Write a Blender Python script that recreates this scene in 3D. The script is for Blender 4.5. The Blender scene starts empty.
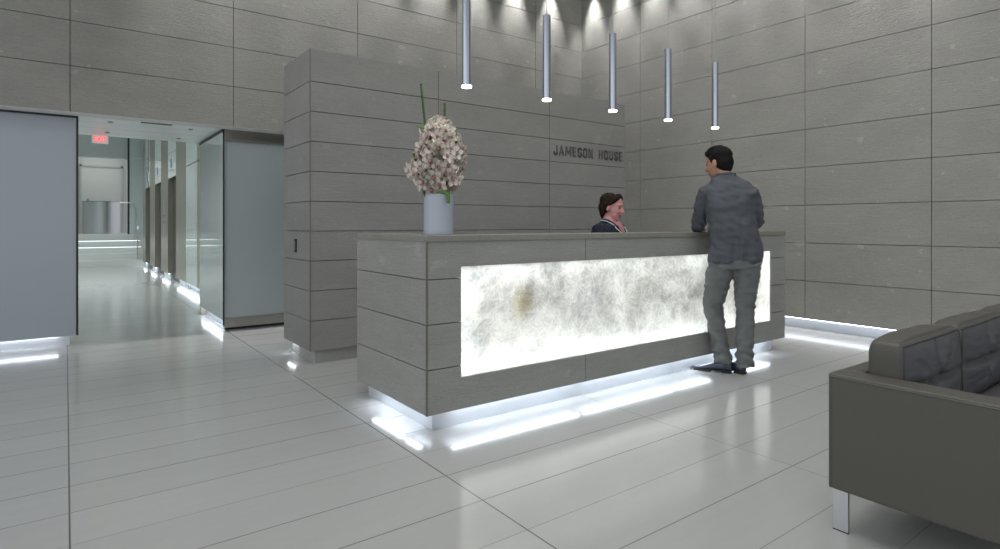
import bpy, bmesh, math, random
from mathutils import Vector, Matrix, noise
random.seed(7)
sc = bpy.context.scene
COL = sc.collection
R_ = math.radians

# ------------------------------------------------------------------ camera
FOC, AZ, HY, EYE = 587.7, R_(53.547), 224.45, 1.2
cam_d = bpy.data.cameras.new('camera'); cam = bpy.data.objects.new('camera', cam_d); COL.objects.link(cam)
cam_d.sensor_width = 36; cam_d.lens = FOC / 1000 * 36; cam_d.shift_y = (HY - 274.5) / 1000
cam.location = (0, 0, EYE); cam.rotation_euler = (R_(90), 0, AZ - R_(90)); cam_d.clip_start = .05
sc.camera = cam

# ------------------------------------------------------------------ world, lights, exposure
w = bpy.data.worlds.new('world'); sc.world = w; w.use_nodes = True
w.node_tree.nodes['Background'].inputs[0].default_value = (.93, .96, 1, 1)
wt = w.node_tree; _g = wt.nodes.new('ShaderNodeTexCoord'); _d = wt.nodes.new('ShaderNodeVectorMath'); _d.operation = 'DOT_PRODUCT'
_d.inputs[1].default_value = (-1, -.15, 0); wt.links.new(_g.outputs['Generated'], _d.inputs[0])      # added boost: background brighter toward the left, lifts the left-facing faces
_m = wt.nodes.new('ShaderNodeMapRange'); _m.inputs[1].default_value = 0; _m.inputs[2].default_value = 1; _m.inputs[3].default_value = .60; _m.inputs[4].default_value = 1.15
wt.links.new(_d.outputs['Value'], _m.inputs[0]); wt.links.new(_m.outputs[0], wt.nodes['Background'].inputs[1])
sc.view_settings.view_transform = 'Standard'; sc.view_settings.look = 'None'
sc.view_settings.gamma = 1; sc.view_settings.use_curve_mapping = False
sc.view_settings.exposure = 0.0

def area(name, loc, size, power, direction=(0, 0, -1), color=(1, 1, 1), sy=None, spread=180):
    d = bpy.data.lights.new(name, 'AREA'); d.energy = power; d.color = color
    d.shape = 'RECTANGLE' if sy else 'SQUARE'; d.size = size
    if sy: d.size_y = sy
    d.spread = R_(spread)
    o = bpy.data.objects.new(name, d); COL.objects.link(o); o.location = loc
    v = Vector(direction).normalized()
    o.rotation_euler = v.to_track_quat('-Z', 'Y').to_euler()
    if abs(v.z) < .9:                       # keep local X level with the ground
        z = -v; x = Vector((0, 0, 1)).cross(z).normalized(); y = z.cross(x)
        o.rotation_euler = Matrix((x, y, z)).transposed().to_euler()
    else: o.rotation_euler = (0, 0, 0) if v.z < 0 else (math.pi, 0, 0)
    return o

def spot(name, loc, power, angle, blend=.6, target=None, color=(1, 1, 1), radius=.04):
    d = bpy.data.lights.new(name, 'SPOT'); d.energy = power; d.spot_size = R_(angle); d.spot_blend = blend
    d.color = color; d.shadow_soft_size = radius
    o = bpy.data.objects.new(name, d); COL.objects.link(o); o.location = loc
    v = (Vector(target) - Vector(loc)) if target else Vector((0, 0, -1))
    o.rotation_euler = v.to_track_quat('-Z', 'Y').to_euler()
    return o

CEIL = 5.15
area('ceiling_fill', (2.4, 1.6, CEIL - .05), 5.0, 88, sy=4.2, color=(1, .99, .96))  # unseen broad fill under the ceiling, added for soft overall light
area('lobby_light', (.3, 14.5, 4.2), 2.6, 165, sy=10, color=(.93, 1, .99), spread=125)
area('landing_light', (.8, 22.6, 4.25), 1.2, 16, color=(.97, 1, .98), spread=110)

# ------------------------------------------------------------------ node helpers / materials
MATS = {}
def newmat(name):
    m = bpy.data.materials.new(name); m.use_nodes = True
    nt = m.node_tree; b = nt.nodes['Principled BSDF']; MATS[name] = m
    return m, nt, b
def nd(nt, typ, **kw):
    n = nt.nodes.new(typ)
    for k, v in kw.items(): setattr(n, k, v)
    return n
def plain(name, col, rough=.5, metal=0, coat=0, bump=None, spec=None, emit=None, es=1, var=0):
    m, nt, b = newmat(name)
    b.inputs['Base Color'].default_value = (*col, 1); b.inputs['Roughness'].default_value = rough
    b.inputs['Metallic'].default_value = metal; b.inputs['Coat Weight'].default_value = coat
    if spec is not None: b.inputs['Specular IOR Level'].default_value = spec
    if emit: b.inputs['Emission Color'].default_value = (*emit, 1); b.inputs['Emission Strength'].default_value = es
    if bump or var:
        tc = nd(nt, 'ShaderNodeTexCoord'); nz = nd(nt, 'ShaderNodeTexNoise')
        nt.links.new(tc.outputs['Object'], nz.inputs['Vector'])
        nz.inputs['Scale'].default_value = bump[0] if bump else 12; nz.inputs['Detail'].default_value = 4
        if bump:
            bp = nd(nt, 'ShaderNodeBump'); bp.inputs['Strength'].default_value = bump[1]; bp.inputs['Distance'].default_value = .01
            nt.links.new(nz.outputs['Fac'], bp.inputs['Height']); nt.links.new(bp.outputs['Normal'], b.inputs['Normal'])
        if var:
            mr = nd(nt, 'ShaderNodeMapRange'); mr.inputs[3].default_value = 1 - var; mr.inputs[4].default_value = 1 + var
            nt.links.new(nz.outputs['Fac'], mr.inputs[0])
            vm = nd(nt, 'ShaderNodeVectorMath', operation='SCALE'); vm.inputs[0].default_value = col
            nt.links.new(mr.outputs[0], vm.inputs['Scale']); nt.links.new(vm.outputs[0], b.inputs['Base Color'])
    return m
def mth(nt, op, a, b=None, c=None):
    n = nd(nt, 'ShaderNodeMath', operation=op)
    for i, v in enumerate((a, b, c)):
        if v is None: continue
        if isinstance(v, (int, float)): n.inputs[i].default_value = v
        else: nt.links.new(v, n.inputs[i])
    return n.outputs[0]
def stone(name, col, fossil=.5, comb=.5, tint=.05):
    """grey limestone: soft clouding, fine horizontal combing, pale fossil flecks"""
    m, nt, b = newmat(name)
    g = nd(nt, 'ShaderNodeNewGeometry'); P = g.outputs['Position']
    def tex(scale, sc3=(1, 1, 1), det=4, rough=.5):
        mp = nd(nt, 'ShaderNodeMapping'); mp.inputs['Scale'].default_value = sc3
        nt.links.new(P, mp.inputs['Vector'])
        n = nd(nt, 'ShaderNodeTexNoise'); n.inputs['Scale'].default_value = scale; n.inputs['Detail'].default_value = det
        n.inputs['Roughness'].default_value = rough
        nt.links.new(mp.outputs[0], n.inputs['Vector']); return n.outputs['Fac']
    cloud = tex(1.6, (1, 1, 2.2), 5, .6); streak = tex(6, (1, 1, 13), 3, .7); fine = tex(60, (1, 1, 2), 2)
    v = mth(nt, 'MULTIPLY_ADD', cloud, .34, .83)
    v = mth(nt, 'MULTIPLY_ADD', mth(nt, 'SUBTRACT', streak, .5), .25, v)
    v = mth(nt, 'MULTIPLY_ADD', mth(nt, 'SUBTRACT', fine, .5), .34, v)
    fl = tex(7.5, (1, 1, 1.3), 2, .4); fl2 = tex(2.1, (1, 1, 1), 2)
    th = mth(nt, 'MULTIPLY', mth(nt, 'GREATER_THAN', fl, .695), mth(nt, 'GREATER_THAN', fl2, .5))
    v = mth(nt, 'MULTIPLY_ADD', th, .16 * fossil, v)
    dk = mth(nt, 'LESS_THAN', tex(11, (1, 1, 1.5), 4, .7), .33)
    v = mth(nt, 'MULTIPLY_ADD', dk, -.09, v)
    v = mth(nt, 'MULTIPLY_ADD', mth(nt, 'SUBTRACT', g.outputs['Random Per Island'], .5), tint, v)
    vm = nd(nt, 'ShaderNodeVectorMath', operation='SCALE'); vm.inputs[0].default_value = col
    nt.links.new(v, vm.inputs['Scale']); nt.links.new(vm.outputs[0], b.inputs['Base Color'])
    b.inputs['Roughness'].default_value = .75; b.inputs['Specular IOR Level'].default_value = .3
    bp = nd(nt, 'ShaderNodeBump'); bp.inputs['Strength'].default_value = comb; bp.inputs['Distance'].default_value = .006
    nt.links.new(tex(14, (1, 1, 11), 3, .6), bp.inputs['Height']); nt.links.new(bp.outputs['Normal'], b.inputs['Normal'])
    return m
M_wall = stone('limestone_wall', (.295, .293, .270), 1.2, .7)
M_feat = stone('limestone_feature', (.272, .268, .256), .6, .4)
M_desk = stone('limestone_desk', (.315, .318, .298), .7, .7)
M_slab = stone('limestone_slab', (.25, .25, .22), .1, .1)
M_groove = plain('groove_shadow_gap', (.20, .19, .17), .9)
M_trim = plain('bronze_trim', (.19, .18, .15), .45, .4)
M_led = plain('led', (1, 1, 1), .5, emit=(.84, .91, 1), es=11)
M_ledwall = plain('led_wall', (1, 1, 1), .5, emit=(.80, .89, 1), es=6)
M_ledsoft = plain('soft_step_light', (1, 1, 1), .5, emit=(.86, .94, 1), es=1.6)
M_white = plain('brushed_metal_plinth', (.74, .77, .82), .42, .7)
M_steel = plain('brushed_steel', (.42, .41, .38), .28, 1)
M_steel2 = plain('elevator_steel', (.5, .47, .4), .32, 1)
M_door = plain('elevator_door_steel', (.07, .075, .07), .3, .6)
M_chrome = plain('polished_steel', (.66, .67, .69), .32, 1)
M_dark = plain('dark_gasket', (.02, .022, .028), .5)
M_black = plain('black_plastic', (.015, .015, .016), .4)
M_frost = plain('frosted_blue_grey_glass', (.37, .415, .46), .22, 0, .6)
M_frost2 = plain('frosted_green_grey_glass', (.42, .48, .49), .22, 0, .6)
M_glass = plain('pale_green_back_painted_glass', (.62, .70, .70), .06, 0, .8)
M_wglass = plain('white_back_painted_glass', (.62, .70, .70), .1, 0, .8)
M_lobby = plain('white_lobby_wall', (.66, .71, .71), .4)
M_recess = plain('landing_wall', (.62, .64, .62), .6)
M_ceil = plain('white_ceiling', (.78, .78, .76), .8)
M_step = plain('white_step_stone', (.7, .73, .72), .3)
M_red = plain('exit_red', (.8, .05, .06), .5, emit=(1, .10, .13), es=1.3)
M_exit = plain('exit_housing', (.6, .7, .66), .4, emit=(.7, .55, .55), es=.35)
M_sign = plain('sign_blue_grey', (.13, .17, .27), .5)
M_letter = plain('letter_metal', (.16, .155, .15), .5, .4)
M_tube = plain('anodised_tube', (.50, .54, .62), .2, 1)
M_lampface = plain('lamp_face', (1, 1, 1), .5, emit=(1, 1, 1), es=9)
M_cord = plain('cord', (.3, .3, .3), .5)
M_sofa = plain('taupe_leather', (.086, .083, .072), .48, bump=(260, .12), var=.03)
M_cush = plain('grey_cushion_leather', (.095, .097, .106), .5, bump=(180, .12), var=.04)
M_welt = plain('dark_welt', (.06, .058, .056), .6)
M_suit = plain('grey_suit_cloth', (.082, .090, .106), .85, bump=(300, .2), var=.12)
M_trous = plain('grey_trouser_cloth', (.165, .175, .175), .85, bump=(300, .2), var=.12)
M_skin = plain('skin_tan', (.46, .25, .17), .5, var=.08)
M_skin2 = plain('skin_rosy', (.66, .33, .31), .5, var=.08)
M_lip = plain('lips', (.45, .10, .11), .45)
M_hair = plain('black_hair', (.010, .009, .009), .7, spec=.15, bump=(90, .5))
M_hair2 = plain('dark_brown_hair', (.022, .013, .010), .7, spec=.15, bump=(90, .5))
M_navy = plain('navy_cloth', (.012, .018, .04), .85)
M_pipe = plain('white_piping', (.7, .72, .75), .6)
M_shoe = plain('blue_black_leather', (.03, .04, .065), .25, coat=.5)
M_sole = plain('shoe_sole', (.012, .012, .012), .5)
M_shirt = plain('dark_shirt', (.03, .03, .035), .7)
M_eye = plain('eye', (.03, .02, .018), .2)
M_stem = plain('green_stem', (.045, .10, .015), .5, var=.3)
M_leaf = plain('leaf_green', (.10, .22, .03), .5)
M_liplow = plain('orchid_lip', (.62, .36, .36), .5, var=.3)
M_work = plain('desk_interior_laminate', (.3, .3, .3), .5)

# orchid petals: cream, flushed pink at the throat (the flower's own colour)
m, nt, b = newmat('orchid_petal'); M_petal = m
tc = nd(nt, 'ShaderNodeTexCoord'); ln = nd(nt, 'ShaderNodeVectorMath', operation='LENGTH'); nt.links.new(tc.outputs['Object'], ln.inputs[0])
cr = nd(nt, 'ShaderNodeValToRGB'); nt.links.new(mth(nt, 'MULTIPLY', ln.outputs['Value'], 20), cr.inputs[0])
cr.color_ramp.elements[0].color = (.62, .40, .36, 1); cr.color_ramp.elements[0].position = .12
cr.color_ramp.elements[1].color = (.93, .88, .80, 1); cr.color_ramp.elements[1].position = .36
nt.links.new(cr.outputs[0], b.inputs['Base Color']); b.inputs['Roughness'].default_value = .6
b.inputs['Subsurface Weight'].default_value = .0

# vase: milky translucent glass
m, nt, b = newmat('milky_glass'); M_vase = m
b.inputs['Base Color'].default_value = (.70, .75, .82, 1); b.inputs['Roughness'].default_value = .25; b.inputs['Coat Weight'].default_value = .4
tr = nd(nt, 'ShaderNodeBsdfTranslucent'); tr.inputs[0].default_value = (.66, .75, .87, 1)
mx = nd(nt, 'ShaderNodeMixShader'); mx.inputs[0].default_value = .45
nt.links.new(b.outputs[0], mx.inputs[1]); nt.links.new(tr.outputs[0], mx.inputs[2])
nt.links.new(mx.outputs[0], nt.nodes['Material Output'].inputs['Surface'])

# alabaster: translucent slab with fibrous veins; the lamps behind it do the lighting
m, nt, b = newmat('alabaster'); M_alab = m
g = nd(nt, 'ShaderNodeNewGeometry'); P = g.outputs['Position']
def ntex(scale, det=4, rough=.5, dist=0, vec=P):
    n = nd(nt, 'ShaderNodeTexNoise'); n.inputs['Scale'].default_value = scale; n.inputs['Detail'].default_value = det
    n.inputs['Roughness'].default_value = rough; n.inputs['Distortion'].default_value = dist
    nt.links.new(vec, n.inputs['Vector']); return n.outputs['Fac']
wn = nd(nt, 'ShaderNodeTexNoise'); wn.inputs['Scale'].default_value = 5; wn.inputs['Detail'].default_value = 3; nt.links.new(P, wn.inputs['Vector'])
ws = nd(nt, 'ShaderNodeVectorMath', operation='MULTIPLY_ADD'); ws.inputs[1].default_value = (.35, .35, .35)
nt.links.new(wn.outputs['Color'], ws.inputs[0]); nt.links.new(P, ws.inputs[2])
def ridge(scale, wd, vec):
    n = ntex(scale, 2, .5, .6, vec)
    return mth(nt, 'MAXIMUM', mth(nt, 'SUBTRACT', 1, mth(nt, 'DIVIDE', mth(nt, 'ABSOLUTE', mth(nt, 'SUBTRACT', n, .5)), wd)), 0)
veins = mth(nt, 'MAXIMUM', ridge(6, .028, ws.outputs[0]), mth(nt, 'MAXIMUM', ridge(10, .035, P), ridge(16, .045, ws.outputs[0])))
cl = nd(nt, 'ShaderNodeMapRange'); cl.inputs[1].default_value = .36; cl.inputs[2].default_value = .66; cl.inputs[3].default_value = .58; cl.inputs[4].default_value = .92
nt.links.new(ntex(3.3, 5, .6, .4), cl.inputs[0])
fr = mth(nt, 'MULTIPLY_ADD', mth(nt, 'SUBTRACT', ntex(10, 4, .6, 1.0), .5), .30, cl.outputs[0])
val = mth(nt, 'MINIMUM', mth(nt, 'MULTIPLY_ADD', veins, .15, fr), 1.0)
tint = nd(nt, 'ShaderNodeMix', data_type='RGBA'); nt.links.new(ntex(2.4, 3, .5), tint.inputs[0])
tint.inputs[6].default_value = (.95, .96, .955, 1); tint.inputs[7].default_value = (.97, .955, .90, 1)
# two amber knots in the slab
def knot(cx, cz, rx, rz, amt, v):
    sp = nd(nt, 'ShaderNodeSeparateXYZ'); nt.links.new(P, sp.inputs[0])
    nz = ntex(8, 3, .6)
    dx = mth(nt, 'DIVIDE', mth(nt, 'SUBTRACT', sp.outputs[0], cx), rx); dz = mth(nt, 'DIVIDE', mth(nt, 'SUBTRACT', sp.outputs[2], cz), rz)
    d = mth(nt, 'SQRT', mth(nt, 'ADD', mth(nt, 'MULTIPLY', dx, dx), mth(nt, 'MULTIPLY', dz, dz)))
    d = mth(nt, 'MULTIPLY_ADD', mth(nt, 'SUBTRACT', nz, .5), 1.2, d)
    k = mth(nt, 'MAXIMUM', mth(nt, 'SUBTRACT', 1, d), 0)
    return mth(nt, 'MULTIPLY_ADD', k, -amt, v), k
val, k1 = knot(2.33, .70, .11, .12, .14, val)
val, k2 = knot(2.33, .66, .36, .26, .12, val)
val, k3 = knot(3.95, .66, .40, .24, .12, val)
tk = nd(nt, 'ShaderNodeMix', data_type='RGBA'); nt.links.new(mth(nt, 'MINIMUM', mth(nt, 'MULTIPLY', k1, 1.3), 1), tk.inputs[0]); nt.links.new(tint.outputs[2], tk.inputs[6]); tk.inputs[7].default_value = (.95, .90, .74, 1)
vs = nd(nt, 'ShaderNodeVectorMath', operation='SCALE'); nt.links.new(tk.outputs[2], vs.inputs[0]); nt.links.new(mth(nt, 'MAXIMUM', val, .1), vs.inputs['Scale'])
tr = nd(nt, 'ShaderNodeBsdfTranslucent'); nt.links.new(vs.outputs[0], tr.inputs[0])
df = nd(nt, 'ShaderNodeBsdfDiffuse'); nt.links.new(vs.outputs[0], df.inputs[0])
mx = nd(nt, 'ShaderNodeMixShader'); mx.inputs[0].default_value = .2; nt.links.new(tr.outputs[0], mx.inputs[1]); nt.links.new(df.outputs[0], mx.inputs[2])
gl = nd(nt, 'ShaderNodeBsdfGlossy'); gl.inputs['Roughness'].default_value = .15
mx2 = nd(nt, 'ShaderNodeMixShader'); mx2.inputs[0].default_value = .04; nt.links.new(mx.outputs[0], mx2.inputs[1]); nt.links.new(gl.outputs[0], mx2.inputs[2])
nt.links.new(mx2.outputs[0], nt.nodes['Material Output'].inputs['Surface'])

# floor: long polished porcelain planks with hairline joints
m, nt, b = newmat('polished_porcelain_planks'); M_floor = m
g = nd(nt, 'ShaderNodeNewGeometry'); sp = nd(nt, 'ShaderNodeSeparateXYZ'); nt.links.new(g.outputs['Position'], sp.inputs[0])
X, Y = sp.outputs[0], sp.outputs[1]
def line(coord, off, pitch, half):
    u = mth(nt, 'DIVIDE', mth(nt, 'SUBTRACT', coord, off), pitch)
    fr = mth(nt, 'ABSOLUTE', mth(nt, 'SUBTRACT', u, mth(nt, 'ROUND', u)))
    ln = mth(nt, 'MAXIMUM', mth(nt, 'SUBTRACT', 1, mth(nt, 'DIVIDE', fr, half / pitch)), 0)
    return mth(nt, 'MINIMUM', mth(nt, 'MULTIPLY', ln, 2.2), 1), mth(nt, 'ROUND', u), mth(nt, 'FLOOR', u)
lx, ix, fx = line(X, .012, 1.447, .0042)
ly, iy, fy = line(Y, 1.4855, .3085, .0034)
wnz = nd(nt, 'ShaderNodeTexWhiteNoise', noise_dimensions='1D'); nt.links.new(iy, wnz.inputs['W'])
wly = mth(nt, 'MULTIPLY', ly, mth(nt, 'MULTIPLY_ADD', wnz.outputs[0], .6, .35))
wide = mth(nt, 'MULTIPLY', lx, mth(nt, 'MULTIPLY_ADD', mth(nt, 'LESS_THAN', X, 2.2), .6, .4))
j = mth(nt, 'MAXIMUM', wide, wly)
cmb = nd(nt, 'ShaderNodeCombineXYZ'); nt.links.new(fx, cmb.inputs[0]); nt.links.new(fy, cmb.inputs[1])
wn2 = nd(nt, 'ShaderNodeTexWhiteNoise', noise_dimensions='2D'); nt.links.new(cmb.outputs[0], wn2.inputs['Vector'])
mp = nd(nt, 'ShaderNodeMapping'); mp.inputs['Scale'].default_value = (.8, 7, 1); nt.links.new(g.outputs['Position'], mp.inputs['Vector'])
ns = nd(nt, 'ShaderNodeTexNoise'); ns.inputs['Scale'].default_value = 2.2; ns.inputs['Detail'].default_value = 5; nt.links.new(mp.outputs[0], ns.inputs['Vector'])
v = mth(nt, 'MULTIPLY_ADD', wn2.outputs[0], .035, .94)
v = mth(nt, 'MULTIPLY_ADD', ns.outputs['Fac'], .09, v)
v = mth(nt, 'MULTIPLY', v, mth(nt, 'SUBTRACT', 1, mth(nt, 'MULTIPLY', j, .72)))
vm = nd(nt, 'ShaderNodeVectorMath', operation='SCALE'); vm.inputs[0].default_value = (.445, .455, .448)
nt.links.new(v, vm.inputs['Scale']); nt.links.new(vm.outputs[0], b.inputs['Base Color'])
b.inputs['Roughness'].default_value = .13; b.inputs['Specular IOR Level'].default_value = .5

# lobby ceiling boards
m, nt, b = newmat('white_ceiling_boards'); M_boards = m
g = nd(nt, 'ShaderNodeNewGeometry'); sp = nd(nt, 'ShaderNodeSeparateXYZ'); nt.links.new(g.outputs['Position'], sp.inputs[0])
lc, _, _ = line(sp.outputs[1], 7.15, .42, .012)
v = mth(nt, 'SUBTRACT', 1, mth(nt, 'MULTIPLY', lc, .4))
vm = nd(nt, 'ShaderNodeVectorMath', operation='SCALE'); vm.inputs[0].default_value = (.90, .93, .93)
nt.links.new(v, vm.inputs['Scale']); nt.links.new(vm.outputs[0], b.inputs['Base Color']); b.inputs['Roughness'].default_value = .3

# ------------------------------------------------------------------ mesh helpers
def box(bm, x0, x1, y0, y1, z0, z1, mi=0, bev=0):
    vs = [bm.verts.new((x, y, z)) for z in (z0, z1) for y in (y0, y1) for x in (x0, x1)]
    fs = [bm.faces.new([vs[i] for i in q]) for q in ((0, 2, 3, 1), (4, 5, 7, 6), (0, 1, 5, 4), (2, 6, 7, 3), (0, 4, 6, 2), (1, 3, 7, 5))]
    for f_ in fs: f_.material_index = mi
    if bev:
        es = list({e for f_ in fs for e in f_.edges})
        r = bmesh.ops.bevel(bm, geom=es, offset=bev, segments=3, affect='EDGES', profile=.6)
        for f_ in r['faces']: f_.material_index = mi
    return vs
def B(*a, **k):
    bm = bmesh.new(); box(bm, *a, **k); return bm
def frames(pts):
    T = []
    for i in range(len(pts)):
        a = pts[max(i - 1, 0)]; c = pts[min(i + 1, len(pts) - 1)]; T.append((c - a).normalized())
    n = T[0].orthogonal().normalized(); out = []
    for t in T:
        n = (n - t * n.dot(t)).normalized(); out.append((t, n, t.cross(n)))
    return out
def tube(bm, pts, radii, seg=12, cap=True, dome=False, mi=0):
    pts = [Vector(p) for p in pts]
    if isinstance(radii, (int, float)): radii = [radii] * len(pts)
    radii = list(radii)
    if dome:
        t0 = (pts[0] - pts[1]).normalized(); t1 = (pts[-1] - pts[-2]).normalized(); r0, r1 = radii[0], radii[-1]
        pts = [pts[0] + t0 * r0 * .95, pts[0] + t0 * r0 * .6] + pts + [pts[-1] + t1 * r1 * .6, pts[-1] + t1 * r1 * .95]
        radii = [r0 * .3, r0 * .8] + radii + [r1 * .8, r1 * .3]
    fr = frames(pts); rings = []
    for p, r, (t, n, bn) in zip(pts, radii, fr):
        rings.append([bm.verts.new(p + (n * math.cos(2 * math.pi * k / seg) + bn * math.sin(2 * math.pi * k / seg)) * r) for k in range(seg)])
    loft(bm, rings, cap, mi)
def loft(bm, rings, cap=True, mi=0):
    n = len(rings[0])
    for a, c in zip(rings, rings[1:]):
        for k in range(n):
            f_ = bm.faces.new((a[k], a[(k + 1) % n], c[(k + 1) % n], c[k])); f_.material_index = mi
    if cap:
        bm.faces.new(rings[0][::-1]).material_index = mi; bm.faces.new(rings[-1]).material_index = mi
def rings_loft(bm, specs, seg=24, power=2.0, cap=True):
    """specs: (centre, half_u vector, half_v vector)"""
    rs = []
    for c, u, v_ in specs:
        ring = []
        for k in range(seg):
            a = 2 * math.pi * k / seg; ca, sa = math.cos(a), math.sin(a)
            ca = math.copysign(abs(ca) ** (2 / power), ca); sa = math.copysign(abs(sa) ** (2 / power), sa)
            ring.append(bm.verts.new(Vector(c) + Vector(u) * ca + Vector(v_) * sa))
        rs.append(ring)
    loft(bm, rs, cap)
def ellipsoid(bm, c, ax, seg=20, rg=12):
    """ax: three half-axis vectors"""
    r = bmesh.ops.create_uvsphere(bm, u_segments=seg, v_segments=rg, radius=1)
    A = Matrix([Vector(a) for a in ax]).transposed()
    for v_ in r['verts']: v_.co = A @ v_.co + Vector(c)
def link(name, me, mat, parent=None, loc=None):
    o = bpy.data.objects.new(name, me); COL.objects.link(o)
    for mm in (mat if isinstance(mat, (list, tuple)) else [mat]): me.materials.append(mm)
    if parent: o.parent = parent
    elif loc is not None: o.location = loc
    return o
def wloc(o):
    v_ = Vector((0, 0, 0))
    while o: v_ = v_ + Vector(o.location); o = o.parent
    return v_
def obj(name, bm, mat, parent=None, smooth=False, recalc=True):
    """world-space geometry -> one mesh object; its origin is its parent's, or its own base"""
    if recalc: bmesh.ops.recalc_face_normals(bm, faces=bm.faces)
    off = wloc(parent) if parent else Vector((0, 0, 0))
    if not parent:
        xs = [v_.co for v_ in bm.verts]
        off = Vector(((min(p.x for p in xs) + max(p.x for p in xs)) / 2, (min(p.y for p in xs) + max(p.y for p in xs)) / 2, min(p.z for p in xs)))
    for v_ in bm.verts: v_.co -= off
    me = bpy.data.meshes.new(name); bm.to_mesh(me); bm.free()
    if smooth: me.polygons.foreach_set('use_smooth', [True] * len(me.polygons))
    return link(name, me, mat, parent, off)
def tag(o, label=None, cat=None, group=None, kind=None):
    if label: o['label'] = label
    if cat: o['category'] = cat
    if group: o['group'] = group
    if kind: o['kind'] = kind
    return o
def thing(name, label, cat, loc, group=None):
    o = bpy.data.objects.new(name, None); COL.objects.link(o); o.location = loc; o.empty_display_size = .1
    return tag(o, label, cat, group)
def struct(name, bm, mat, parent=None, label=None, smooth=False):
    o = obj(name, bm, mat, parent, smooth)
    if not parent: o['kind'] = 'structure'
    if label: o['label'] = label
    return o
def organic(name, bm, mat, parent=None, voxel=.008, smooth=6, disp=None):
    """fuse overlapping closed shapes into one smooth continuous surface"""
    off = wloc(parent) if parent else Vector((0, 0, 0))
    bmesh.ops.recalc_face_normals(bm, faces=bm.faces)
    me = bpy.data.meshes.new('tmp'); bm.to_mesh(me); bm.free()
    o = bpy.data.objects.new('tmp', me); COL.objects.link(o)
    r = o.modifiers.new('r', 'REMESH'); r.mode = 'VOXEL'; r.voxel_size = voxel
    s = o.modifiers.new('s', 'SMOOTH'); s.iterations = smooth; s.factor = .5
    dg = bpy.context.evaluated_depsgraph_get(); dg.update()
    out = bpy.data.meshes.new_from_object(o.evaluated_get(dg))
    bpy.data.objects.remove(o); bpy.data.meshes.remove(me)
    out.name = name
    if disp:
        ns = [v_.normal.copy() for v_ in out.vertices]
        for v_, n in zip(out.vertices, ns): v_.co += n * disp(v_.co)
    if not parent: off = Vector((sum(v_.co.x for v_ in out.vertices) / len(out.vertices), sum(v_.co.y for v_ in out.vertices) / len(out.vertices), min(v_.co.z for v_ in out.vertices)))
    for v_ in out.vertices: v_.co -= off
    out.polygons.foreach_set('use_smooth', [True] * len(out.polygons))
    out.materials.clear()
    return link(name, out, mat, parent, off)
def at(px, py, d):
    """point seen at (px,py) of the 1000 px frame, d metres ahead of the camera"""
    F = Vector((math.cos(AZ), math.sin(AZ), 0)); R = Vector((math.sin(AZ), -math.cos(AZ), 0))
    return (F + R * ((px - 500) / FOC)) * d + Vector((0, 0, EYE - (py - HY) * d / FOC))
def cyl(bm, c, r, z0, z1, seg=24, mi=0):
    tube(bm, [(c[0], c[1], z0), (c[0], c[1], z1)], r, seg, mi=mi)

# ------------------------------------------------------------------ room shell
GX = .006                                           # joint width between stone panels
def cuts(a, b, js):
    e = [a] + [j_ for j_ in js if a + .02 < j_ < b - .02] + [b]
    return list(zip(e, e[1:]))
def gap(lo, hi, a, b):
    return (lo + (GX / 2 if lo > a + 1e-4 else 0), hi - (GX / 2 if hi < b - 1e-4 else 0))

struct('floor', B(-4, 8, -5, 24.5, -.1, 0), M_floor)
struct('ceiling', B(-4, 7, -5, 7.1, CEIL, CEIL + .1), M_ceil)
XW, YW, PIT, Z0 = 6.81, 6.96, .433, .122
rows = [Z0 + PIT * k for k in range(1, 13)]
# right wall
bm = bmesh.new()
ys = [-5 + 0, -3.97, -2.75, -1.53, -.32, .9, 2.116, 3.339, 4.544, 5.74]
for y0, y1 in cuts(-5, YW, ys):
    for z0, z1 in cuts(Z0, CEIL, rows):
        a, b_ = gap(y0, y1, -5, YW); c, d = gap(z0, z1, Z0, CEIL); box(bm, XW, XW + .05, a, b_, c, d)
box(bm, XW + .05, XW + .3, -5, YW + .3, Z0, CEIL, 1)
struct('wall_right', bm, [M_wall, M_groove])
struct('baseboard_right', B(XW + .065, XW + .3, -5, YW + .3, 0, Z0), M_white)
# back wall: full height right of x=3.2, above the glass elsewhere
bm = bmesh.new(); ZS = 2.28
xs = [-2.862 + 1.4475 * k for k in range(8)]
xs = [-2.87, -1.42, .032, 1.487, 2.93, 4.388, 5.821]
for x0, x1 in cuts(-4, XW, xs):
    lo = ZS if x1 < 3 else Z0
    for z0, z1 in cuts(lo, CEIL, rows):
        a, b_ = gap(x0, x1, -4, XW); c, d = gap(z0, z1, lo, CEIL); box(bm, a, b_, YW, YW + .05, c, d)
box(bm, -4, 2.93, YW + .05, YW + .12, ZS, CEIL, 1); box(bm, 2.93, XW + .05, YW + .05, YW + .12, 0, CEIL, 1)
struct('wall_back', bm, [M_wall, M_groove])
struct('trim_4', B(-4, 3, YW + .004, 7.188, ZS - .004, ZS - .0005), M_ceil, label='pale strip under the edge of the stone wall above the opening')
# low vestibule ceiling behind the soffit and the lobby shell
bm = B(-1.2, 3, YW + .121, 8.65, ZS + .003, ZS + .15); struct('trim_1', bm, M_boards, label='low white boarded ceiling over the corridor mouth')
struct('trim_2', B(-1.2, 1.8, 8.65, 8.7, ZS + .003, 4.3), M_lobby, label='upstand at the end of the low ceiling')
struct('trim_3', B(-1.2, 3.1, 8.7, 24.5, 4.3, 4.4), M_ceil, label='high white corridor ceiling')
struct('wall_left', B(-1.3, -1.2, 7.5, 24.5, 0, 4.4), M_lobby)
struct('wall_end', B(-1.2, 3, 23.6, 23.7, 0, 4.4), M_recess)

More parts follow.
